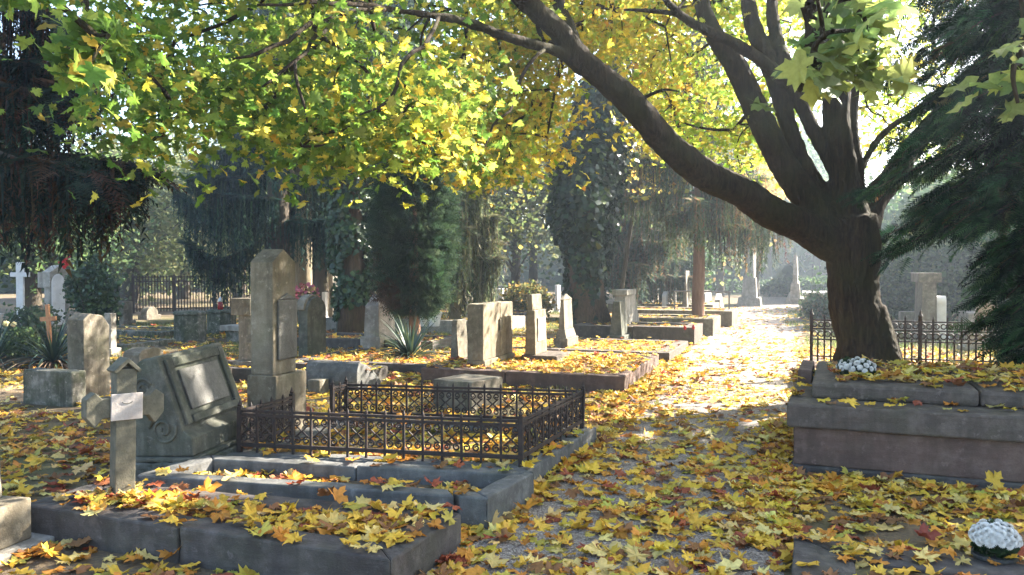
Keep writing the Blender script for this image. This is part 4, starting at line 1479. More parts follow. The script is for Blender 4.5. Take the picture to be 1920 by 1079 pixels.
# twigs: every cluster hangs on the nearest node that is already part of the tree
nodes = np.array(NODES)
carriers = [i for i in range(len(clusters)) if i >= N0 and cn[i] == 0]
order = np.argsort(np.min(np.linalg.norm(clusters[:, None, :] - nodes[None, ::2, :], axis=2), axis=1))
tree_p = [np.array(q) for q in NODES]
parent = [-1] * len(tree_p)
load = [0.0] * len(tree_p)
idx_of = {}
order = sorted(carriers, key=lambda i: np.min(np.linalg.norm(nodes - clusters[i], axis=1))) + [i for i in order if i not in set(carriers)]
for ci in order:
    c = clusters[ci]
    arr = np.array(tree_p)
    dist = np.linalg.norm(arr - c, axis=1) + 0.35 * np.maximum(0, arr[:, 2] * 0 + np.maximum(0, c[2] - arr[:, 2]) * 0.2)
    j = int(np.argmin(dist))
    idx_of[ci] = len(tree_p)
    tree_p.append(c)
    parent.append(j)
    load.append(0.0)
for i in range(len(tree_p) - 1, len(NODES) - 1, -1):
    load[i] += 1.0
    load[parent[i]] += load[i]
tw = MB()
for ci, i in idx_of.items():
    j = parent[i]
    a, b = tree_p[j], tree_p[i]
    L = np.linalg.norm(b - a)
    if L < 0.05:
        continue
    mid = (a + b) / 2 + rng.normal(size=3) * L * 0.09 + np.array([0, 0, 0.06 * L])
    ra = 0.006 + 0.0045 * math.sqrt(load[i])
    if j < len(NODES):
        ra = min(ra * 1.2, NRAD[j] * 0.8)
    pts = smooth_path([a, mid, b], 6)
    tw.tube(pts, np.linspace(ra, max(0.004, ra * 0.6), 6), 5, cap=False)
# a few named-by-eye twigs that cross the leaves in front
for pts in ([(697, 13, 7.0, .026), (631, 31, 6.4, .021), (572, 50, 5.9, .018), (495, 101, 5.5, .014), (432, 109, 5.4, .007)], [(640, 28, 6.8, .018), (600, 62, 6.1, .016), (553, 115, 5.6, .013), (487, 168, 5.4, .007)],
            [(553, 115, 5.6, .013), (560, 160, 5.5, .011), (572, 200, 5.45, .009), (577, 228, 5.4, .006)], [(820, 33, 7.4, .02), (798, 86, 6.6, .018), (760, 113, 6.0, .016), (748, 160, 5.6, .014), (720, 195, 5.5, .011), (680, 218, 5.4, .006)],
            [(1020, 92, 8.3, .02), (984, 130, 7.9, .018), (959, 202, 7.5, .014), (928, 233, 7.3, .011), (900, 286, 7.1, .006)], [(720, 16, 7.0, .02), (640, 3, 6.2, .018), (560, 6, 5.7, .014), (480, 12, 5.4, .008)],
            [(1300, 40, 8.9, .03), (1250, 22, 8.7, .026), (1210, 20, 8.6, .02), (1170, 22, 8.5, .012)], [(1185, 200, 9.0, .02), (1240, 168, 8.8, .018), (1275, 172, 8.8, .008)]):
    p, r = px_path(pts, 14)
    p = p - np.array([tb[0], tb[1], 0]) + np.array([noise.noise_vector(Vector(q) * 3) for q in p]) * 0.03
    tw.tube(p, r, 6)
tw.build('twig_system', M['bark'], MAPLE, smooth=True)
lp, lr, ls, lc = [], [], [], []
for k, (c, px, n, sz) in enumerate(zip(clusters, ccol, cn, csz)):
    if not n:
        continue
    n = int(n)
    q = rng.normal(size=(n, 3)) * np.array([0.25, 0.25, 0.15]) * (0.28 if sz < 1 else 1.0)
    lp.append(c + q)
    base = np.array([0, 0, 0.75]) + rng.normal(size=3) * 0.3
    nz = base + rng.normal(size=(n, 3)) * 0.62
    lr.append(frames(nz))
    ls.append(rng.uniform(0.058, 0.112, n) * (1.0 if k < NVIS else 1.4) if sz == 1 else rng.uniform(0.1, 0.15, n))
    yel = crown_colour(px)
    if k >= N0 and px > 900:
        col = palette([(0.2, 0.29, 0.09), (0.29, 0.36, 0.11), (0.42, 0.42, 0.12)], [4, 3, 1], n)
    else:
        pick = rng.uniform(size=n) < yel * random.uniform(0.5, 1.4)
        col = np.where(pick[:, None], palette(YELL if px < 1270 else YGRN, [4, 3, 2, 1], n), palette(GREEN if px < 1000 else YGRN, [3, 4, 3, 1], n))
    lc.append(col)
leaf_mass('crown', MAPLE, HANG, np.concatenate(lp), np.concatenate(lr), np.concatenate(ls), np.concatenate(lc), 'leaf')


# ------------------------------------------------------------------ other trees
def trunk_tube(t, pts, rad, mat, seg=12, wob=0.18, n=16, name='trunk'):
    s = smooth_path([(*p, r) for p, r in zip(pts, rad)], n)
    MB().tube(s[:, :3], s[:, 3], seg, wob).build(name, M[mat], t, smooth=True)


def weeping(loc, label, H, zlo, Lmax, nb, strands, hang, cols, w, tr=0.2, mat='darkbark', fat=1.6, extra=(), group='trees round the graves', name='weeping_conifer', up=0.18, seed=0, trunk=True):
    """conifer with arching boughs from which curtains of needles hang"""
    random.seed(seed)
    t = thing(name, loc, label, 'tree', group)
    if trunk:
        trunk_tube(t, [(0, 0, -0.1), (0.03, 0.02, H * 0.3), (-0.03, 0, H * 0.65), (0, 0, H)], [tr * 1.25, tr, tr * 0.6, 0.03], mat)
    bm_ = MB()
    pos, ln, fp, fd = [], [], [], []
    paths = [np.array(e, float) for e in extra]
    for i in range(nb):
        u = (i + random.uniform(0, 1)) / nb
        z = zlo + (H * 0.97 - zlo) * u
        a = i * 2.4 + random.uniform(-0.4, 0.4)
        L = Lmax * (1 - u) ** 0.75 * random.uniform(0.75, 1.1) + 0.15
        pts = []
        for s in np.linspace(0, 1, 7):
            dz = L * (0.22 * s - 0.75 * s * s + (0.35 + up) * s ** 3)
            aa = a + 0.12 * math.sin(3 * s + i)
            pts.append((L * s * math.cos(aa), L * s * math.sin(aa), z + dz))
        paths.append(np.array(pts))
    tot = sum(np.linalg.norm(np.diff(p, axis=0), axis=1).sum() for p in paths)
    for p in paths:
        s = smooth_path(p, 12)
        L = np.linalg.norm(np.diff(p, axis=0), axis=1).sum()
        bm_.tube(s, np.linspace(0.012 + 0.012 * L, 0.006, 12), 5)
        n = max(6, int(strands * L / tot))
        uu = rng.uniform(0.08, 1.0, n)
        dense = smooth_path(p, 60)
        q = dense[(uu * 59).astype(int)]
        side = np.array([-(p[-1] - p[0])[1], (p[-1] - p[0])[0], 0])
        side = side / (np.linalg.norm(side) + 1e-6)
        off = rng.normal(size=n) * 0.1 * L * np.sqrt(np.clip(1.05 - uu, 0, 1)) * 0.6
        q = q + side * off[:, None] + rng.normal(size=(n, 3)) * 0.04
        q[:, 2] -= np.abs(off) * 0.35
        pos.append(q)
        m_ = max(8, n // 2)
        i2 = (rng.uniform(0.1, 0.98, m_) * 58).astype(int)
        tg = dense[i2 + 1] - dense[i2]
        tg = tg / (np.linalg.norm(tg, axis=1, keepdims=True) + 1e-6)
        fp.append(dense[i2] + side * (rng.normal(size=m_) * 0.07 * L)[:, None] * 0.5 + rng.normal(size=(m_, 3)) * 0.03)
        fd.append(tg + side * rng.normal(size=m_)[:, None] * 0.9 + np.array([0, 0, 0.1]) * rng.normal(size=(m_, 1)))
        ln.append((hang[0] + (hang[1] - hang[0]) * rng.uniform(0, 1, n) ** 1.6 * 1.25) * (0.55 + 0.75 * np.sin(np.pi * (0.15 + 0.8 * uu))))
    bm_.build('bough_system', M[mat], t)
    pos = np.concatenate(pos)
    ln = np.concatenate(ln)
    n = len(pos)
    a = rng.uniform(0, 6.283, n)
    R = np.zeros((n, 3, 3))
    ww = fat * (0.35 + 0.25 / ln.clip(0.2)) * rng.uniform(0.5, 2.0, n)
    tilt = rng.normal(size=(n, 2)) * 0.07
    R[:, 0, 0] = np.cos(a) * ww
    R[:, 1, 0] = np.sin(a) * ww
    R[:, 0, 1] = -np.sin(a) * ww
    R[:, 1, 1] = np.cos(a) * ww
    R[:, 0, 2] = tilt[:, 0]
    R[:, 1, 2] = tilt[:, 1]
    R[:, 2, 2] = 1
    fp, fd = np.concatenate(fp), np.concatenate(fd)
    leaf_mass('bough_needles', t, FROND, fp, frames_y(fd, None, 0.3), rng.uniform(0.22, 0.5, len(fp)) * (0.7 + 0.12 * fat), palette([tuple(x * 1.25 for x in c) for c in cols], w, len(fp), 0.2), 'needle')  # tint lightened to paint in sunlight on the bough tops
    leaf_mass('needle_curtain', t, TASSEL, pos, R, ln, palette(cols, w, n, 0.2), 'needle')
    return t


def ground_of(p):
    return (p[0], p[1], 0)


DARK = [(0.018, 0.03, 0.022), (0.03, 0.045, 0.03), (0.085, 0.045, 0.026)]
# near dark weeping spruce at the picture's edge: some boughs seen clearly
b0 = P(-170, 520, 8.4)


def boughs(base, lst):
    return [[P(x, y, d) - np.array([base[0], base[1], 0]) for x, y, d in l] for l in lst]


weeping(ground_of(b0), 'near dark weeping spruce at the picture edge whose hanging boughs reach over the crosses', 9.0, 3.3, 2.1, 30, 6000, (0.2, 0.62), DARK, [4, 3, 3], 0.22, fat=2.2, seed=3,
        extra=boughs(b0, [[(-170, 240, 8.4), (0, 285, 8.1), (110, 290, 8.0), (190, 305, 7.9), (240, 308, 7.9), (276, 325, 7.8)],
                          [(-170, 190, 8.4), (0, 290, 7.6), (90, 305, 7.4), (160, 330, 7.3), (215, 360, 7.2)],
                          [(-170, 250, 8.4), (-20, 330, 8.6), (60, 350, 8.8), (130, 370, 8.9)],
                          [(-170, 30, 8.4), (0, 110, 8.1), (70, 120, 8.0), (130, 150, 7.9), (170, 190, 7.8)],
                          [(-170, 60, 8.4), (-20, 150, 7.9), (60, 170, 7.7), (120, 210, 7.6)],
                          [(-170, -40, 8.4), (20, 10, 8.2), (80, 20, 8.1), (120, 50, 8.0)],
                          [(-170, 20, 8.4), (60, 80, 8.6), (170, 75, 8.8), (225, 85, 8.9), (280, 100, 9.0)]]))
b1 = P(520, 540, 22.0)
weeping(ground_of(b1), 'tall weeping spruce with bluish hanging curtains and upturned bough tips', 9.5, 2.6, 3.1, 17, 6200, (0.3, 0.9), [(0.025, 0.06, 0.05), (0.04, 0.085, 0.065), (0.07, 0.115, 0.075)], [4, 3, 2], 0.3, fat=2.2, up=0.3, seed=5,
        extra=boughs(b1, [[(520, 360, 22), (470, 395, 21.5), (410, 400, 21), (360, 385, 20.5), (325, 350, 20.2)], [(520, 300, 22), (460, 330, 22), (400, 330, 21.5), (370, 310, 21)],
                          [(520, 430, 22), (440, 480, 21.5), (390, 480, 21), (350, 455, 20.5)], [(520, 250, 22), (450, 275, 22), (400, 290, 22)]]))
b2 = P(852, 560, 21.0)
weeping(ground_of(b2), 'pale green weeping conifer with long bleached curtains beside the thuja', 6.0, 1.9, 1.35, 30, 4200, (0.5, 1.3), [(0.2, 0.22, 0.12), (0.28, 0.28, 0.16), (0.12, 0.15, 0.08)], [3, 2, 2], 0.13, 'palebark', fat=2.0, seed=8)
b3 = P(1190, 540, 27.0)
weeping(ground_of(b3), 'hazy conifer with browning drooping sprays right of the ivy trunk', 10.5, 1.3, 2.0, 44, 5600, (0.4, 0.9), [(0.09, 0.12, 0.07), (0.17, 0.12, 0.07), (0.06, 0.085, 0.06)], [4, 3, 3], 0.2, 'redbark', fat=3.0, seed=12)
b4 = G(1308, 622)
b4 = P(1308, 560, 21.4)
top = P(1314, 380, 21.4)[2]
pine = weeping(ground_of(b4), 'young pine with a bare reddish trunk beside the path and drooping browned branches', 8.5, 2.7, 2.3, 26, 3400, (0.35, 0.9), [(0.1, 0.13, 0.06), (0.2, 0.13, 0.06), (0.06, 0.09, 0.045)], [4, 2, 3], 0.135, 'redbark', fat=2.2, seed=14,
               extra=boughs(b4, [[(1310, 330, 21.4), (1370, 345, 21), (1420, 380, 20.6), (1440, 420, 20.4)], [(1310, 345, 21.4), (1350, 360, 21.8), (1400, 390, 22.2), (1425, 440, 22.4)]]), name='pine_tree')
b5 = P(600, 540, 26.0)
weeping(ground_of(b5), 'dark spruce with dense boughs standing behind the red brown trunk', 10.0, 2.4, 2.4, 22, 5000, (0.4, 1.0), DARK, [5, 4, 1], 0.22, fat=3.0, seed=17)
b6 = P(215, 500, 46.0)
weeping(ground_of(b6), 'tall hazy blue spruce far behind the near weeping boughs', 9.5, 1.5, 3.0, 50, 3800, (0.5, 1.2), [(0.05, 0.08, 0.06), (0.08, 0.11, 0.07)], [1, 1], 0.25, fat=6.0, seed=19)
random.seed(21)

# thuja column
q = P(776, 560, 15.3)
t = thing('thuja_tree', ground_of(q), 'dense dark thuja column with browned patches on a thin reddish stem', 'tree', 'trees round the graves')
trunk_tube(t, [(0, 0, -0.1), (0.01, 0, 0.8), (-0.02, 0.02, 2.2), (0, 0, 4.4)], [0.13, 0.1, 0.08, 0.02], 'redbark')
n = 9500
z = rng.uniform(0, 1, n)
prof = np.interp(z, [0, 0.08, 0.25, 0.6, 0.85, 1.0], [0.18, 0.52, 0.72, 0.68, 0.42, 0.05])
a = rng.uniform(0, 2 * math.pi, n)
lump = np.array([noise.noise(Vector((math.cos(b) * 1.6, math.sin(b) * 1.6, c * 6.0))) for a_, b, c in zip(a, a, z)])
lump2 = np.array([noise.noise(Vector((math.cos(b) * 3.5, math.sin(b) * 3.5, c * 15.0))) for b, c in zip(a, z)])
r = 0.78 * prof * (1 + 0.35 * lump + 0.35 * lump2) * rng.uniform(0.35, 1.0, n) ** 0.35
pos = np.column_stack([r * np.cos(a), r * np.sin(a), 0.75 + 3.9 * z])
dirv = np.column_stack([np.cos(a), np.sin(a), np.full(n, 0.25)]) + rng.normal(size=(n, 3)) * 0.5
br_ = np.array([noise.noise(Vector((p[0] * 1.6, p[1] * 1.6, p[2] * 1.3 + 7))) for p in pos])
col = np.where((br_ > 0.46)[:, None], palette([(0.1, 0.055, 0.03), (0.06, 0.045, 0.025)], [1, 1], n), palette([(0.03, 0.055, 0.03), (0.05, 0.085, 0.045), (0.075, 0.11, 0.06)], [4, 3, 1], n))
leaf_mass('crown', t, FAN, pos, frames_y(dirv, np.column_stack([-np.sin(a), np.cos(a), np.zeros(n)]), 0.8), rng.uniform(0.18, 0.42, n), col, 'needle')

# ivy covered trunk
q = P(1102, 560, 19.4)
t = thing('ivy_clad_tree', ground_of(q), 'thick old tree trunk wrapped in dark ivy leaning slightly, standing by the tapered stones', 'tree', 'trees round the graves')
ax = [P(1102, 640, 19.4), P(1100, 560, 19.4), P(1095, 450, 19.4), P(1098, 330, 19.4), P(1120, 220, 19.5), P(1150, 130, 19.6), P(1180, 40, 19.7), P(1200, -120, 19.8)]
ax = [p - np.array([q[0], q[1], 0]) for p in ax]
trunk_tube(t, ax, [0.56, 0.45, 0.42, 0.4, 0.36, 0.3, 0.24, 0.1], 'brownbark', 14, 0.25, 24)
s = smooth_path([(*p, r) for p, r in zip(ax, [0.62, 0.5, 0.72, 1.05, 0.9, 0.62, 0.5, 0.3])], 60)
n = 24000
i = (rng.uniform(0, 1, n) ** 0.95 * 58).astype(int)
a = rng.uniform(0, 2 * math.pi, n)
lump = np.array([noise.noise(Vector((math.cos(b) * 1.5, math.sin(b) * 1.5, s[j, 2] * 0.9))) for b, j in zip(a, i)])
rr = s[i, 3] * (0.86 + 0.42 * lump) * rng.uniform(0.55, 1.08, n)
keep = (s[i, 2] > 0.75) | (lump > -0.12)
pos = s[i, :3] + np.column_stack([rr * np.cos(a), rr * np.sin(a), rng.uniform(-0.1, 0.1, n)])
nz = np.column_stack([np.cos(a), np.sin(a), np.full(n, 0.35)]) + rng.normal(size=(n, 3)) * 0.45
pos, nz = pos[keep], nz[keep]
n = len(pos)
leaf_mass('ivy_cover', t, SMALL, pos, frames(nz), rng.uniform(0.09, 0.17, n), palette([(0.009, 0.022, 0.008), (0.016, 0.038, 0.012), (0.035, 0.065, 0.018), (0.12, 0.15, 0.04)], [5, 4, 1.5, 0.3], n), 'ivy')
bm_ = MB()
for pts in ([(1190, 130, 19.6), (1225, 150, 19.4), (1262, 160, 19.2), (1285, 180, 19)], [(1185, 150, 19.6), (1215, 172, 19.4), (1250, 196, 19.3)], [(1170, 90, 19.6), (1200, 70, 19.4), (1250, 40, 19.2)]):
    p = smooth_path([P(*x) - np.array([q[0], q[1], 0]) for x in pts], 9)
    bm_.tube(p, np.linspace(0.08, 0.02, 9), 6)
bm_.build('bare_branch', M['darkbark'], t, smooth=True)


def leafy(loc, label, H, zlo, R, n, cols, w, size=0.16, tr=0.16, lean=(0, 0), mat='darkbark', name='leafy_tree', group='trees round the graves', nb=12, seed=0, cl=34, tight=0.3):
    random.seed(seed)
    t = thing(name, loc, label, 'tree', group)
    zc = (H + zlo) / 2
    lx, ly = lean
    m = MB()
    s = smooth_path([(0, 0, -0.1, tr * 1.3), (lx * 0.3, ly * 0.3, zlo, tr), (lx * 0.7, ly * 0.7, zc, tr * 0.6), (lx, ly, H * 0.92, 0.02)], 14)
    m.tube(s[:, :3], s[:, 3], 10, 0.2)
    tips = []
    for i in range(cl):
        d = Vector((random.gauss(0, 1), random.gauss(0, 1), random.gauss(0, 1))).normalized() * random.uniform(0.45, 1.0)
        tips.append((lx * 0.7 + d.x * R, ly * 0.7 + d.y * R, zc + d.z * (H - zlo) / 2))
    for tp in tips[:max(nb, 10)]:
        zz = min(max(zlo * 0.7, tp[2] - R * 0.7), H * 0.8)
        f = zz / H
        a = np.array([lx * f, ly * f, zz])
        b = np.array(tp)
        mid = (a + b) / 2 + np.array([random.uniform(-0.2, 0.2), random.uniform(-0.2, 0.2), -0.1])
        m.tube(smooth_path([a, mid, b], 7), np.linspace(tr * 0.35, 0.012, 7), 5)
    m.build('trunk', M[mat], t, smooth=True)
    tips = np.array(tips)
    k = rng.integers(0, len(tips), n)
    p = tips[k] + rng.normal(size=(n, 3)) * R * tight
    leaf_mass('crown', t, SMALL, p, frames(rng.normal(size=(n, 3)) + np.array([0, 0, 0.7])), size * rng.uniform(0.6, 1.35, n), palette(cols, w, n), 'foliage')
    return t


OL = [(0.19, 0.22, 0.09), (0.26, 0.27, 0.12), (0.13, 0.16, 0.07)]
YL = [(0.55, 0.45, 0.1), (0.45, 0.42, 0.1), (0.5, 0.3, 0.08)]
GR = [(0.07, 0.12, 0.05), (0.11, 0.17, 0.065), (0.17, 0.21, 0.075)]
leafy(ground_of(P(238, 540, 33)), 'hazy olive green bushy tree with a slanting trunk left of the railing', 6.4, 1.4, 2.2, 9500, OL, [3, 2, 2], 0.17, 0.3, (0.9, 0), seed=31, cl=44)
leafy(ground_of(P(60, 540, 26)), 'dark green tree mass behind the white stone cross', 5.0, 1.2, 2.4, 8500, GR, [4, 2, 1], 0.16, 0.25, seed=32)
leafy(ground_of(P(-160, 540, 22)), 'dark broad tree beyond the field edge behind the yuccas', 7.0, 1.5, 2.8, 8000, GR, [4, 2, 1], 0.18, 0.25, seed=33)
# ivy trunks behind the small greenish stele
q = P(660, 560, 19.0)
t = leafy(ground_of(q), 'thick red brown trunk with dark ivy patches behind the small greenish stele', 8.5, 3.6, 2.0, 9000, [(0.03, 0.05, 0.03), (0.045, 0.07, 0.035), (0.07, 0.09, 0.04)], [4, 2, 1], 0.14, 0.27, (-0.1, 0), 'brownbark', seed=34)
n = 4600
a = rng.uniform(0, 6.283, n)
z = rng.uniform(0.4, 4.2, n)
lump = np.array([noise.noise(Vector((math.cos(b) * 1.2, math.sin(b) * 1.2, c * 1.2))) for b, c in zip(a, z)])
k = (lump > -0.18) | (z > 3)
a, z = a[k], z[k]
n = len(a)
rr = (0.3 + 0.05 * z) * rng.uniform(0.9, 1.35, n)
leaf_mass('ivy_cover', t, SMALL, np.column_stack([rr * np.cos(a) - 0.02 * z, rr * np.sin(a), z]), frames(np.column_stack([np.cos(a), np.sin(a), np.full(n, 0.3)]) + rng.normal(size=(n, 3)) * 0.4), rng.uniform(0.08, 0.15, n), palette(DG, [5, 3, 1], n), 'ivy')
leafy(ground_of(P(690, 560, 20.5)), 'slimmer dark trunk right beside the thick red brown one', 9.0, 3.6, 1.7, 6000, [(0.03, 0.05, 0.03), (0.05, 0.075, 0.04)], [2, 1], 0.14, 0.14, (0.1, 0), 'darkbark', seed=35)
leafy(ground_of(P(569, 560, 24)), 'pale bare trunked tree lit by sun behind the tall gabled pillar', 9.0, 4.2, 2.2, 5500, GR, [3, 2, 1], 0.16, 0.22, (0.05, 0), 'palebark', seed=36)
leafy(ground_of(P(912, 560, 23)), 'dark slanting trunk with a loose yellow green crown left of the ivy tree', 7.6, 2.2, 2.3, 5200, [(0.14, 0.17, 0.06), (0.09, 0.12, 0.05), (0.3, 0.27, 0.08)], [3, 3, 1], 0.12, 0.24, (-0.9, 0.3), 'darkbark', seed=37, nb=24, tight=0.22)
leafy(ground_of(P(965, 560, 33)), 'hazy fine branched tree left of the ivy trunk', 8.5, 1.8, 2.6, 6500, [(0.14, 0.15, 0.07), (0.2, 0.2, 0.08), (0.1, 0.12, 0.06)], [3, 1, 2], 0.15, 0.17, (0.2, 0), seed=38, nb=26, tight=0.22)
leafy(ground_of(P(1000, 560, 40)), 'bluish hazy tree further back left of the ivy trunk', 11.0, 2.0, 3.0, 7000, GR, [3, 2, 1], 0.22, 0.2, seed=39)
leafy(ground_of(P(1155, 540, 22.5)), 'slender young tree with bright yellow leaves beyond the arching limb', 8.2, 3.2, 1.5, 4200, YL, [3, 3, 1], 0.13, 0.05, (1.6, 0), seed=40, cl=26)
leafy(ground_of(P(1262, 540, 42)), 'blue hazy tree behind the red pine trunk', 11.0, 1.5, 3.0, 8000, GR, [3, 2, 1], 0.22, 0.25, seed=41)
leafy(ground_of(P(1350, 540, 47)), 'hazy tree with rusty autumn patches beyond the pine', 9.0, 1.8, 2.6, 6500, [(0.12, 0.14, 0.06), (0.24, 0.15, 0.06), (0.3, 0.26, 0.08)], [3, 2, 1], 0.2, 0.2, seed=42)
leafy(ground_of(P(1440, 540, 56)), 'pale far tree in blue haze above the turn of the path', 12.0, 3.0, 3.2, 7000, GR, [3, 2, 1], 0.26, 0.22, seed=43)
leafy(ground_of(P(1530, 540, 60)), 'far misty tree between the slim obelisk and the maple trunk', 13.0, 3.4, 3.6, 8000, GR, [3, 2, 1], 0.26, 0.25, seed=44)
leafy(ground_of(P(1420, 540, 36)), 'small tree with orange yellow leaves at the bend of the path', 6.2, 2.6, 1.2, 1700, YL, [3, 2, 3], 0.14, 0.06, seed=45, cl=20)
leafy(ground_of(P(1735, 540, 34)), 'tall blue green tree in haze right of the maple trunk', 5.2, 0.6, 2.6, 12000, GR, [4, 2, 1], 0.2, 0.3, seed=46)
leafy(ground_of(P(1820, 540, 28)), 'broad dark tree behind the pale monument and the yew', 5.0, 1.0, 2.4, 10000, GR, [4, 2, 1], 0.18, 0.3, seed=47)
leafy(ground_of(P(1960, 540, 22)), 'leafy tree beyond the yew at the field edge', 4.6, 1.2, 2.0, 8000, GR, [3, 2, 1], 0.17, 0.25, seed=48)
leafy(ground_of(P(740, 540, 36)), 'tall dark tree behind the thuja', 12.0, 1.4, 3.0, 8500, [(0.035, 0.055, 0.03), (0.06, 0.08, 0.04)], [2, 1], 0.22, 0.3, seed=49)
leafy(ground_of(P(450, 540, 40)), 'hazy blue green tree behind the railing', 9.0, 1.0, 3.0, 8000, OL, [2, 1, 3], 0.22, 0.3, seed=50)
leafy(ground_of(P(345, 540, 44)), 'pale green hazy tree behind the curtain tips of the tall spruce', 8.0, 1.0, 3.0, 8000, OL, [3, 2, 1], 0.22, 0.3, seed=51)
leafy(ground_of(P(1110, 540, 36)), 'hazy tree standing directly behind the ivy clad trunk', 10.0, 1.5, 2.8, 7000, GR, [3, 2, 2], 0.2, 0.25, seed=52)
# unseen tree added to the right so that its shade falls over the graves
leafy((9.0, 12.5, 0), 'unseen full leafy maple added beyond the picture edge to shade the tomb', 10.5, 2.6, 3.0, 7000, YGRN, [3, 2, 2, 1], 0.2, 0.28, seed=53)

# ------------------------------------------------------------------ yew on the right
random.seed(61)
yb = P(2040, 560, 8.6)
t = thing('yew_tree', ground_of(yb), 'dark yew with drooping feathery branches hanging over the end of the stepped tomb', 'tree')
trunk_tube(t, [(0, 0, -0.1), (0.03, 0, 1.5), (-0.05, 0.02, 4), (0, 0, 7.5)], [0.26, 0.2, 0.13, 0.02], 'darkbark')
bm_ = MB()
fp_, fd_, fs_ = [], [], []
for i in range(190):
    z = 0.45 + 6.6 * (i + random.random()) / 190
    a = i * 2.39996 + random.uniform(-0.3, 0.3)
    L = np.interp(z, [0.4, 1.0, 1.95, 2.35, 3.4, 5, 7.2], [0.85, 0.95, 1.15, 2.2, 2.1, 1.7, 0.5]) * random.uniform(0.72, 1.1)
    pts = []
    for s in np.linspace(0, 1, 6):
        pts.append((L * s * math.cos(a + 0.15 * s), L * s * math.sin(a + 0.15 * s), z + L * (0.18 * s - 0.42 * s * s)))
    pts = np.array(pts)
    w = pts[-1] + np.array([yb[0], yb[1], 0])
    if w[2] < 0.25 or (w[1] < 5.4):
        pts[:, 2] += max(0, 0.3 - w[2])
    bm_.tube(pts, np.linspace(0.024, 0.005, 6), 5)
    dn = smooth_path(pts, 40)
    k = int(64 + 56 * L)
    u = rng.uniform(0.12, 1.0, k)
    q = dn[(u * 39).astype(int)] + rng.normal(size=(k, 3)) * 0.05
    out = np.array([math.cos(a), math.sin(a), -0.2])
    sd = np.array([-math.sin(a), math.cos(a), 0])
    sg = rng.choice([-1, 1], k)[:, None]
    dd = out * rng.uniform(0.4, 1.0, (k, 1)) + sd * sg * rng.uniform(0.2, 1.0, (k, 1)) + np.array([0, 0, -0.35]) * rng.uniform(0, 1.4, (k, 1))
    fp_.append(q)
    fd_.append(dd)
    fs_.append(rng.uniform(0.2, 0.5, k) * (1.1 - 0.4 * u))
bm_.build('bough_system', M['darkbark'], t)
fp_, fd_, fs_ = np.concatenate(fp_), np.concatenate(fd_), np.concatenate(fs_)
leaf_mass('crown', t, FROND, fp_, frames_y(fd_, None, 0.45), fs_, palette([(0.008, 0.026, 0.01), (0.014, 0.045, 0.016), (0.03, 0.08, 0.026), (0.06, 0.12, 0.04), (0.07, 0.05, 0.02)], [4, 4, 3, 1, 0.4], len(fp_), 0.25), 'needle')

# far woodland that closes the view
n = 42000
ang = rng.uniform(-1.35, 0.95, n)
rad = rng.uniform(62, 82, n)
hh = np.array([5.5 + 3.5 * noise.noise(Vector((a * 9, 0.3, 0))) + 2 * noise.noise(Vector((a * 31, 0.9, 0))) for a in ang])
pos = np.column_stack([rad * np.sin(ang), rad * np.cos(ang), rng.uniform(0, 1, n) ** 0.8 * hh])
wood = leaf_mass('far_woodland', None, SMALL, pos, frames(rng.normal(size=(n, 3)) + np.array([0, 0, 0.5])), rng.uniform(0.5, 1.1, n), palette(GR + OL, [3, 2, 1, 2, 1, 1], n), 'foliage')
tag(wood, kind='stuff')

# ------------------------------------------------------------------ fallen leaves
random.seed(77)
KINDS = [('yellow', (0.66, 0.42, 0.05)), ('pale yellow', (0.66, 0.5, 0.17)), ('greenish yellow', (0.47, 0.4, 0.07)), ('orange', (0.56, 0.24, 0.035)), ('brown', (0.25, 0.115, 0.045)), ('reddish brown', (0.3, 0.075, 0.035))]
KW = np.array([0.41, 0.17, 0.07, 0.15, 0.15, 0.05])


def in_quad(x, y, q):
    ok = np.ones(len(x), bool)
    area = sum(q[i][0] * q[(i + 1) % 4][1] - q[(i + 1) % 4][0] * q[i][1] for i in range(4))
    sg = 1 if area > 0 else -1
    for i in range(4):
        a, b = q[i], q[(i + 1) % 4]
        ok &= sg * ((b[0] - a[0]) * (y - a[1]) - (b[1] - a[1]) * (x - a[0])) >= 0
    return ok


def clump(x, y, f, seed):
    return np.array([noise.noise(Vector((a * f, b * f, seed))) for a, b in zip(x, y)])


lx_, ly_, lz_, where = [], [], [], []


def put(x, y, z, w):
    lx_.append(x)
    ly_.append(y)
    lz_.append(z if hasattr(z, '__len__') else np.full(len(x), z))
    where.append(np.full(len(x), w))


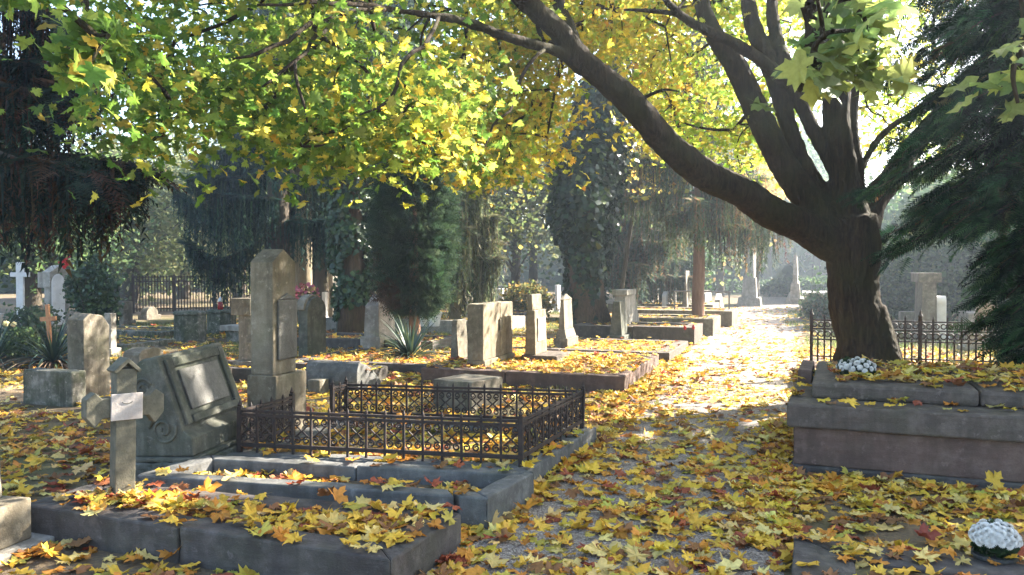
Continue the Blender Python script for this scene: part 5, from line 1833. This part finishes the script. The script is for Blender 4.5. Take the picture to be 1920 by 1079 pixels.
for (x0, x1, y0, y1, dens, cl) in [(-2.2, 4.5, 1.6, 6.9, 88, 0.5), (-2.2, 0.6, 6.9, 9.5, 62, 0.8), (-2.2, 0.6, 9.5, 13, 40, 1.0), (-2.3, 0.4, 13, 20, 22, 1.0), (-2.8, 0.6, 20, 36, 9, 1.0), (-8, -2.0, 1.6, 9.5, 62, 0.8), (-9, -2.0, 9.5, 15, 80, 0.6),
                                    (-17, -2.0, 12, 24, 26, 1.2), (0.0, 6.0, 8.8, 18, 60, 0.6), (-14, -8, 5, 12, 30, 1.0), (-2.05, -1.65, 3.3, 9.0, 150, 0.2), (-0.35, 0.0, 4.8, 9.0, 160, 0.2), (-2.3, -1.7, 9.0, 14, 90, 0.3), (-0.3, 3.6, 5.9, 6.75, 110, 0.3)]:
    n = int((x1 - x0) * (y1 - y0) * dens * 2.1)
    x, y = rng.uniform(x0, x1, n), rng.uniform(y0, y1, n)
    keep = rng.uniform(size=n) < np.clip(1 + cl * 1.6 * clump(x, y, 0.9, 2.0) + cl * 0.5 * clump(x, y, 3.5, 5.0), 0.06, 1.8) / 1.25
    mid = (x > -1.7) & (x < -0.5) & (y < 12)
    keep &= ~(mid & (rng.uniform(size=n) < 0.06))
    for q, inn, h, fz, dr, df in BEDS:
        keep &= ~in_quad(x, y, q)
    for q in BLOCKS:
        keep &= ~in_quad(x, y, q)
    x, y = x[keep], y[keep]
    put(x, y, 0.01, np.where((x > -2.05) & (x < -0.05) & True, 0, 1)[0] if len(x) else 0)
    where[-1] = np.where((x > -2.05) & (x < -0.05), 0, 1)
for q, inn, h, fz, dr, df in BEDS:
    xs, ys = [p[0] for p in q], [p[1] for p in q]
    ar = (max(xs) - min(xs)) * (max(ys) - min(ys))
    n = int(ar * max(dr, df) * 2.1)
    x, y = rng.uniform(min(xs), max(xs), n), rng.uniform(min(ys), max(ys), n)
    io, ii = in_quad(x, y, q), in_quad(x, y, inn)
    pr = np.where(ii, df, dr) / max(dr, df) * np.clip(1 + 0.8 * clump(x, y, 1.8, 9.0), 0.2, 1.3)
    keep = io & (rng.uniform(size=n) < pr)
    for b in BLOCKS:
        keep &= ~in_quad(x, y, b)
    put(x[keep], y[keep], np.where(ii[keep], fz, h) + 0.01, 2)
# ledges and top of the tomb
ca, sa = math.cos(TOMB[2]), math.sin(TOMB[2])
for (u0, u1, v0, v1, zz, dens) in [(0.02, 4.1, 0.04, 0.36, TOMB[3], 26), (0.3, 4.1, 0.42, 2.1, TOMB[3] + 0.13, 70), (0.02, 0.17, 0.4, 2.0, TOMB[3] + 0.02, 60), (0.5, 2.2, 0.6, 1.9, TOMB[3] + 0.15, 60)]:
    n = int((u1 - u0) * (v1 - v0) * dens)
    u, v = rng.uniform(u0, u1, n), rng.uniform(v0, v1, n)
    put(TOMB[0] + u * ca - v * sa, TOMB[1] + u * sa + v * ca, zz + 0.012, 3)
lx_, ly_, lz_, where = (np.concatenate(q) for q in (lx_, ly_, lz_, where))
# keep what the place shows from here or from a step aside
v = np.column_stack([lx_, ly_, lz_]) - EYE
dep = v @ FWD
sx = 960 + F * (v @ RGT) / np.maximum(dep, 0.1)
sy = 539.5 - F * (v @ UPV) / np.maximum(dep, 0.1)
ok = (dep > 1.2) & (sx > -700) & (sx < 2600) & (sy < 1900)
lx_, ly_, lz_, where, dep, sx, sy = (q[ok] for q in (lx_, ly_, lz_, where, dep, sx, sy))
n = len(lx_)
lz_ = lz_ + rng.uniform(0, 1, n) ** 2 * 0.035
kind = rng.choice(len(KINDS), size=n, p=KW / KW.sum())
far = dep > 15
size = rng.uniform(0.07, 0.165, n)
size[where == 2] *= 0.95
nrm = np.column_stack([rng.normal(size=n) * 0.17, rng.normal(size=n) * 0.17, np.ones(n)])
nrm[rng.uniform(size=n) < 0.12, 2] *= -1
steep = rng.uniform(size=n) < 0.025
nrm[steep, :2] *= 3.2
lz_[steep] += 0.02
R = frames(nrm)
R[:, :, 0] *= rng.uniform(0.62, 1.1, n)[:, None]
pos = np.column_stack([lx_, ly_, lz_])
base = np.array([k[1] for k in KINDS])[kind]
col = (base * (1 + rng.normal(size=(n, 1)) * 0.16) * (1 + rng.normal(size=(n, 3)) * 0.06)).clip(0.01, 0.8)
inside = (sx > 8) & (sx < 1912) & (sy > 8) & (sy < 1071)
one = np.zeros(n, bool)
cand = np.nonzero(inside)[0]
one[cand[np.argsort(dep[cand])[:290]]] = True
PLACES = ['on the gravel path', 'on the bare ground beside the graves', 'on a kerbed grave bed', 'on the stepped tomb']
shapes = {}
for i in np.nonzero(one)[0]:
    k, m = int(kind[i]), int(rng.integers(0, len(MAPLES)))
    var = int(rng.integers(0, 3))
    if (k, m, var) not in shapes:
        tv, tf, tint = MAPLES[m]
        me = bpy.data.meshes.new('fallen_leaf')
        me.from_pydata([tuple(p) for p in tv], [], [tuple(map(int, q)) for q in tf])
        ca_ = me.color_attributes.new('Col', 'FLOAT_COLOR', 'POINT')
        c = np.array(KINDS[k][1]) * (0.82, 1.0, 1.2)[var]
        ca_.data.foreach_set('color', np.column_stack([c * (0.45 + 0.55 * tint), np.ones(len(tv))]).astype(np.float32).ravel())
        me.materials.append(M['litter'])
        shapes[(k, m, var)] = me
    o = bpy.data.objects.new('fallen_leaf', shapes[(k, m, var)])
    COL.objects.link(o)
    mw = Matrix([[*(R[i][r] * size[i]), pos[i][r]] for r in range(3)] + [[0, 0, 0, 1]])
    o.matrix_world = mw
    nm, pl = KINDS[k][0], PLACES[int(where[i])]
    tag(o, f'{nm} fallen maple leaf lying {pl}', 'leaf', f'{nm} fallen leaves {pl}')
rest = ~one
nearm, farm = rest & ~far, rest & far
va, ta, c1 = spread_copies(MAPLES, rng.integers(0, len(MAPLES), int(nearm.sum())), pos[nearm], R[nearm], size[nearm], col[nearm])
vb, tb_, c2 = spread_copies(STARS, rng.integers(0, len(STARS), int(farm.sum())), pos[farm], R[farm], size[farm] * 1.05, col[farm])
litter = mesh_np('fallen_leaves', np.concatenate([va, vb]), np.concatenate([ta, tb_ + len(va)]), np.concatenate([c1, c2]), M['litter'])
tag(litter, kind='stuff')


def lone_leaf(p, nz, s, k, label, m=1):
    tv, tf, _ = MAPLES[m]
    r = frames(np.array([nz], float))
    o = mesh_np('fallen_leaf', (tv @ r[0].T) * s, tf, KINDS[k][1], M['litter'])
    o.location = p
    return tag(o, label, 'leaf')


p = G(1866, 902, 0.2)
xw = 0.05
q = P(1866, 900, 1.0) - EYE
# on the tomb's front face
tt = (TY + 0.02 - 0.045 * 1.6 - EYE[1]) / q[1]
lone_leaf(EYE + q * (tt * 0.985), (0.1, -1, 0.25), 0.14, 0, 'single yellow maple leaf clinging to the front face of the stepped tomb')
q = P(1865, 770, 1.0) - EYE
lone_leaf(EYE + q * 6.55, (0.1, -1, 0.6), 0.15, 1, 'single pale yellow maple leaf propped upright on the ledge of the stepped tomb', 0)
q = P(757, 786, 6.28)
lone_leaf(q, (0.2, -0.8, 0.6), 0.13, 3, 'orange maple leaf caught on the top rail of the scrolled fence', 3)
q = P(541, 760, 7.2)

# ------------------------------------------------------------------ grass among the graves
n = 26000
x, y = rng.uniform(-20, 5, n), rng.uniform(10, 34, n)
keep = (clump(x, y, 0.35, 1.0) > -0.12) & ~((x > -2.1) & (x < 0.1) & (y < 24))
keep &= ~((x > -2.6) & (x < -0.4))
for q_, inn, h, fz, dr, df in BEDS:
    keep &= ~in_quad(x, y, q_)
x, y = x[keep], y[keep]
n = len(x)
blade = (np.array([(-0.5, 0, 0), (0.5, 0, 0), (0.25, 0.1, 0.6), (0.0, 0.35, 1.0), (-0.3, 0.08, 0.55)]) * np.array([0.16, 1, 1]), np.array([(0, 1, 2), (0, 2, 4), (4, 2, 3)]))
tuft_v, tuft_f = [], []
for k in range(6):
    a = k * 1.05 + 0.3
    c, s = math.cos(a), math.sin(a)
    rot = np.array([[c, -s, 0], [s, c, 0], [0, 0, 1]])
    tuft_f.append(blade[1] + 5 * k)
    tuft_v.append((blade[0] * (1, 1 + 0.4 * (k % 3), 0.7 + 0.15 * (k % 3))) @ rot.T + np.array([0.35 * c, 0.35 * s, 0]))
TUFT = [(np.concatenate(tuft_v), np.concatenate(tuft_f))]
R = frames(np.column_stack([rng.normal(size=n) * 0.1, rng.normal(size=n) * 0.1, np.ones(n)]))
gr = leaf_mass('grass', None, TUFT, np.column_stack([x, y, np.zeros(n)]), R, rng.uniform(0.05, 0.12, n), palette([(0.09, 0.13, 0.03), (0.14, 0.17, 0.05), (0.2, 0.19, 0.08)], [3, 3, 2], n), 'foliage')
tag(gr, kind='stuff')

# ------------------------------------------------------------------ air, light, exposure
HAZE = 0.0025
hb = MB().box(-121, 121, -26, 131, -1.0, 15.5)
hm = bpy.data.materials.new('thin_morning_haze')
hm.use_nodes = True
nt = hm.node_tree
nt.nodes.clear()
o_ = nt.nodes.new('ShaderNodeOutputMaterial')
pvn = nt.nodes.new('ShaderNodeVolumePrincipled')
pvn.inputs['Color'].default_value = (0.74, 0.87, 1.0, 1)
pvn.inputs['Density'].default_value = HAZE
pvn.inputs['Anisotropy'].default_value = 0.7
nt.links.new(pvn.outputs[0], o_.inputs['Volume'])
tag(hb.build('haze', hm), kind='stuff')

AZ, EL = math.radians(38), math.radians(33)
wd = bpy.data.worlds.new('World')
sc.world = wd
wd.use_nodes = True
wn = wd.node_tree
bg = wn.nodes['Background']
sky = wn.nodes.new('ShaderNodeTexSky')
sky.sky_type = 'NISHITA'
sky.sun_disc = False
sky.sun_elevation = EL
sky.sun_rotation = AZ
sky.dust_density = 2.0
wn.links.new(sky.outputs[0], bg.inputs['Color'])
bg.inputs['Strength'].default_value = 0.1
sd = bpy.data.lights.new('sun', 'SUN')
sd.energy = 5.0
sd.angle = math.radians(0.5)
sd.color = (1.0, 0.93, 0.82)
so = bpy.data.objects.new('sun', sd)
COL.objects.link(so)
dv = Vector((math.sin(AZ) * math.cos(EL), math.cos(AZ) * math.cos(EL), math.sin(EL)))
so.rotation_euler = dv.to_track_quat('Z', 'Y').to_euler()
so.location = (20, 30, 40)

sc.view_settings.view_transform = 'Standard'
sc.view_settings.look = 'None'
sc.view_settings.exposure = 3.05
sc.view_settings.gamma = 1.0
sc.render.engine = 'CYCLES'
cy = sc.cycles
cy.max_bounces = 6
cy.diffuse_bounces = 3
cy.glossy_bounces = 2
cy.transmission_bounces = 4
cy.volume_bounces = 0
cy.transparent_max_bounces = 6
cy.sample_clamp_indirect = 6.0
cy.use_denoising = True
